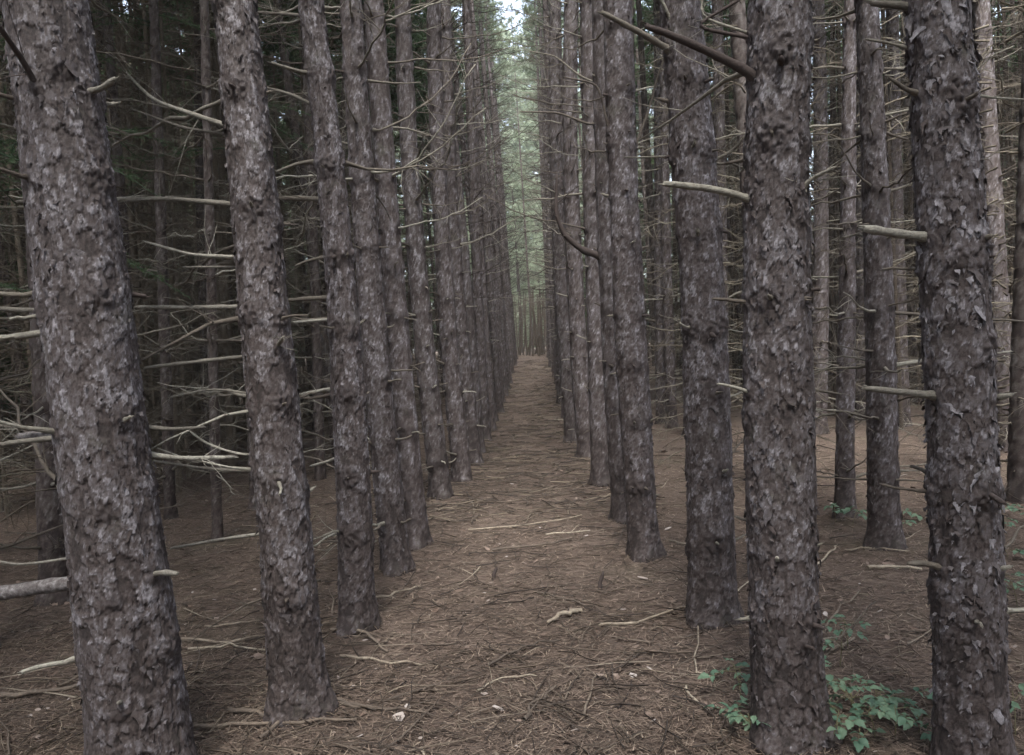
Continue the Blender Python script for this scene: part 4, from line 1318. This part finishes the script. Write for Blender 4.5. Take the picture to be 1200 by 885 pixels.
ZONES = [((-0.95, .85), (2.7, 11), 70, 'thin dead stick lying loose on the open needle path', 'small sticks on the path'),
         ((-3.6, -1.15), (2.9, 9), 80, 'thin dead stick lying in the litter under the thicket', 'small sticks under the thicket'),
         ((1.0, 4.5), (3.2, 10), 60, 'thin dead stick lying on the floor of the open stand', 'small sticks in the open stand')]
for (xa, xb), (ya, yb), n, lab, grp in ZONES:
    for q in range(n):
        x, y = rng.uniform(xa, xb), ya + (yb - ya) * rng.rand() ** 1.3
        s = rng.uniform(.5, 1.3)
        o = link('fallen_branch', stick_var[rng.randint(8)], loc=(x, y, float(gz(x, y)) + .02), rot=(rng.uniform(-.1, .1), rng.uniform(-.06, .06), rng.uniform(0, 6.28)), scale=s)
        tag(o, lab, 'stick', grp)
for (x, y), lab, hgt in (((0.33, 4.87), 'short dark snag standing upright mid path, the taller of two', .11), ((-0.37, 5.18), 'low dark snag standing upright mid path, the shorter of two', .08)):
    p = Pool()
    p.tube([(0, 0, -.03), (.003, 0, hgt * .4), (.02, 0.005, hgt * .8), (.028, 0, hgt)], [.017, .014, .012, .007], 7)
    tag(link('branch_snag', p.mesh('branch_snag', M['dead_dark']), loc=(x, y, float(gz(x, y)))), lab, 'stick')

# ------------------------------------------------------------------ green seedlings
def leaf_mesh(seed):
    rg = np.random.RandomState(seed)
    n = 9
    t = np.linspace(0, 1, n)
    wd = 0.36 * np.sin(PI * t ** 0.8) ** 0.85
    V, Q = [], []
    for i_ in range(n):
        tooth = 1 + (0.13 if i_ % 2 else -0.08)
        zz = 0.10 * math.sin(t[i_] * 2.4) - 0.22 * t[i_] ** 2
        for f in (-1, -.5, 0, .5, 1):
            V.append((t[i_], f * wd[i_] * (tooth if abs(f) == 1 else 1) + rg.normal(0, .008), zz + 0.16 * abs(f) * wd[i_] * 2 + rg.normal(0, .012)))
    for i_ in range(n - 1):
        for j in range(4):
            Q.append((i_ * 5 + j, i_ * 5 + j + 1, i_ * 5 + j + 6, i_ * 5 + j + 5))
    A = np.full(len(V), rg.uniform(.2, 1))
    return new_mesh('leaf', V, np.array(Q), M['seed'], {'shade': A})
LEAVES = [leaf_mesh(q) for q in range(6)]
m, nt, b = mat('seedling_stem')
b.inputs['Base Color'].default_value = (0.12, 0.11, 0.06, 1)
M['stem'] = m
SLAB = {14: 'low green seedlings at the far frame edge behind the flaky trunk', 15: 'green seedling tucked at the frame corner beyond the flaky trunk', 16: 'low green seedling on the path side of the thin pale pine foot',
        17: 'low green seedling between the thin pale pine and the pinkish one', 18: 'pale green seedling past the foot of the straight pinkish pine', 19: 'pale green seedling at the frame edge in the open stand',
        12: 'single tall seedling sprig beside the thick grey trunk', 13: 'small seedling tip near the pale curved cane', 1: 'small seedling on the path side of the thick grey trunk', 20: 'sparse seedling before the thick grey trunk on its path side',
        21: 'green seedling behind the flaky trunk, nearer the stub'}
SEED += [(0.95, 3.08), (1.16, 2.88), (1.28, 3.2), (1.38, 2.88), (1.62, 3.12), (1.12, 3.12), (1.52, 3.02), (1.58, 2.9), (1.02, 2.86)]
FAR = [(3.15, 5.3), (3.5, 5.9), (2.9, 5.2), (3.3, 6.3), (2.75, 6.0), (3.9, 6.2)]
SEED += FAR
for q, (x, y) in enumerate(SEED):
    rg = np.random.RandomState(600 + q)
    root = bpy.data.objects.new('seedling', None)
    C.objects.link(root)
    z0 = float(gz(x, y))
    root.location = (x, y, z0)
    if (x, y) in FAR:
        tag(root, 'small green seedling scattered in the open stand behind the flaky trunk', 'plant', 'seedlings scattered in the open stand')
    else:
        tag(root, SLAB.get(q, 'leafy green seedling in the clump at the foot of the thick grey trunk'), 'plant', None if q in SLAB else 'seedling clump at the thick grey trunk')
    far = y > 5
    p = Pool()
    hgt = rg.uniform(.04, .17) if q not in (12,) else .2
    lean = rg.normal(0, .04, 2)
    top = np.array([lean[0], lean[1], hgt])
    p.tube([(0, 0, -.02), top * .5 + [0.005, 0, 0], top], [.0022, .0018, .0014], 5)
    fronds = rg.randint(3, 6)
    spots = []
    for f in range(fronds):
        az = f * 2 * PI / fronds + rg.normal(0, .4)
        L = rg.uniform(.05, .12)
        e = top * rg.uniform(.6, 1) + np.array([math.cos(az) * L, math.sin(az) * L, rg.uniform(-.01, .03)])
        s_ = top * rg.uniform(.5, 1)
        mid = (s_ + e) / 2 + [0, 0, .015]
        p.tube([s_, mid, e], [.0014, .0012, .001], 4)
        spots += [(e, az, 1.0), (mid * .3 + e * .7, az + 1.15, .8), (mid * .3 + e * .7, az - 1.15, .8)]
        if rg.rand() < .5:
            spots += [(mid, az + 1.3, .65), (mid, az - 1.3, .65)]
    link('stem', p.mesh('stem', M['stem']), root)
    for (e, az, s_) in spots:
        k_ = s_ * rg.uniform(.024, .060) * (1.3 if far else 1)
        link('leaf', LEAVES[rg.randint(6)], root, tuple(e), (rg.normal(0, .25), rg.normal(.1, .25), az + rg.normal(0, .15)), k_)
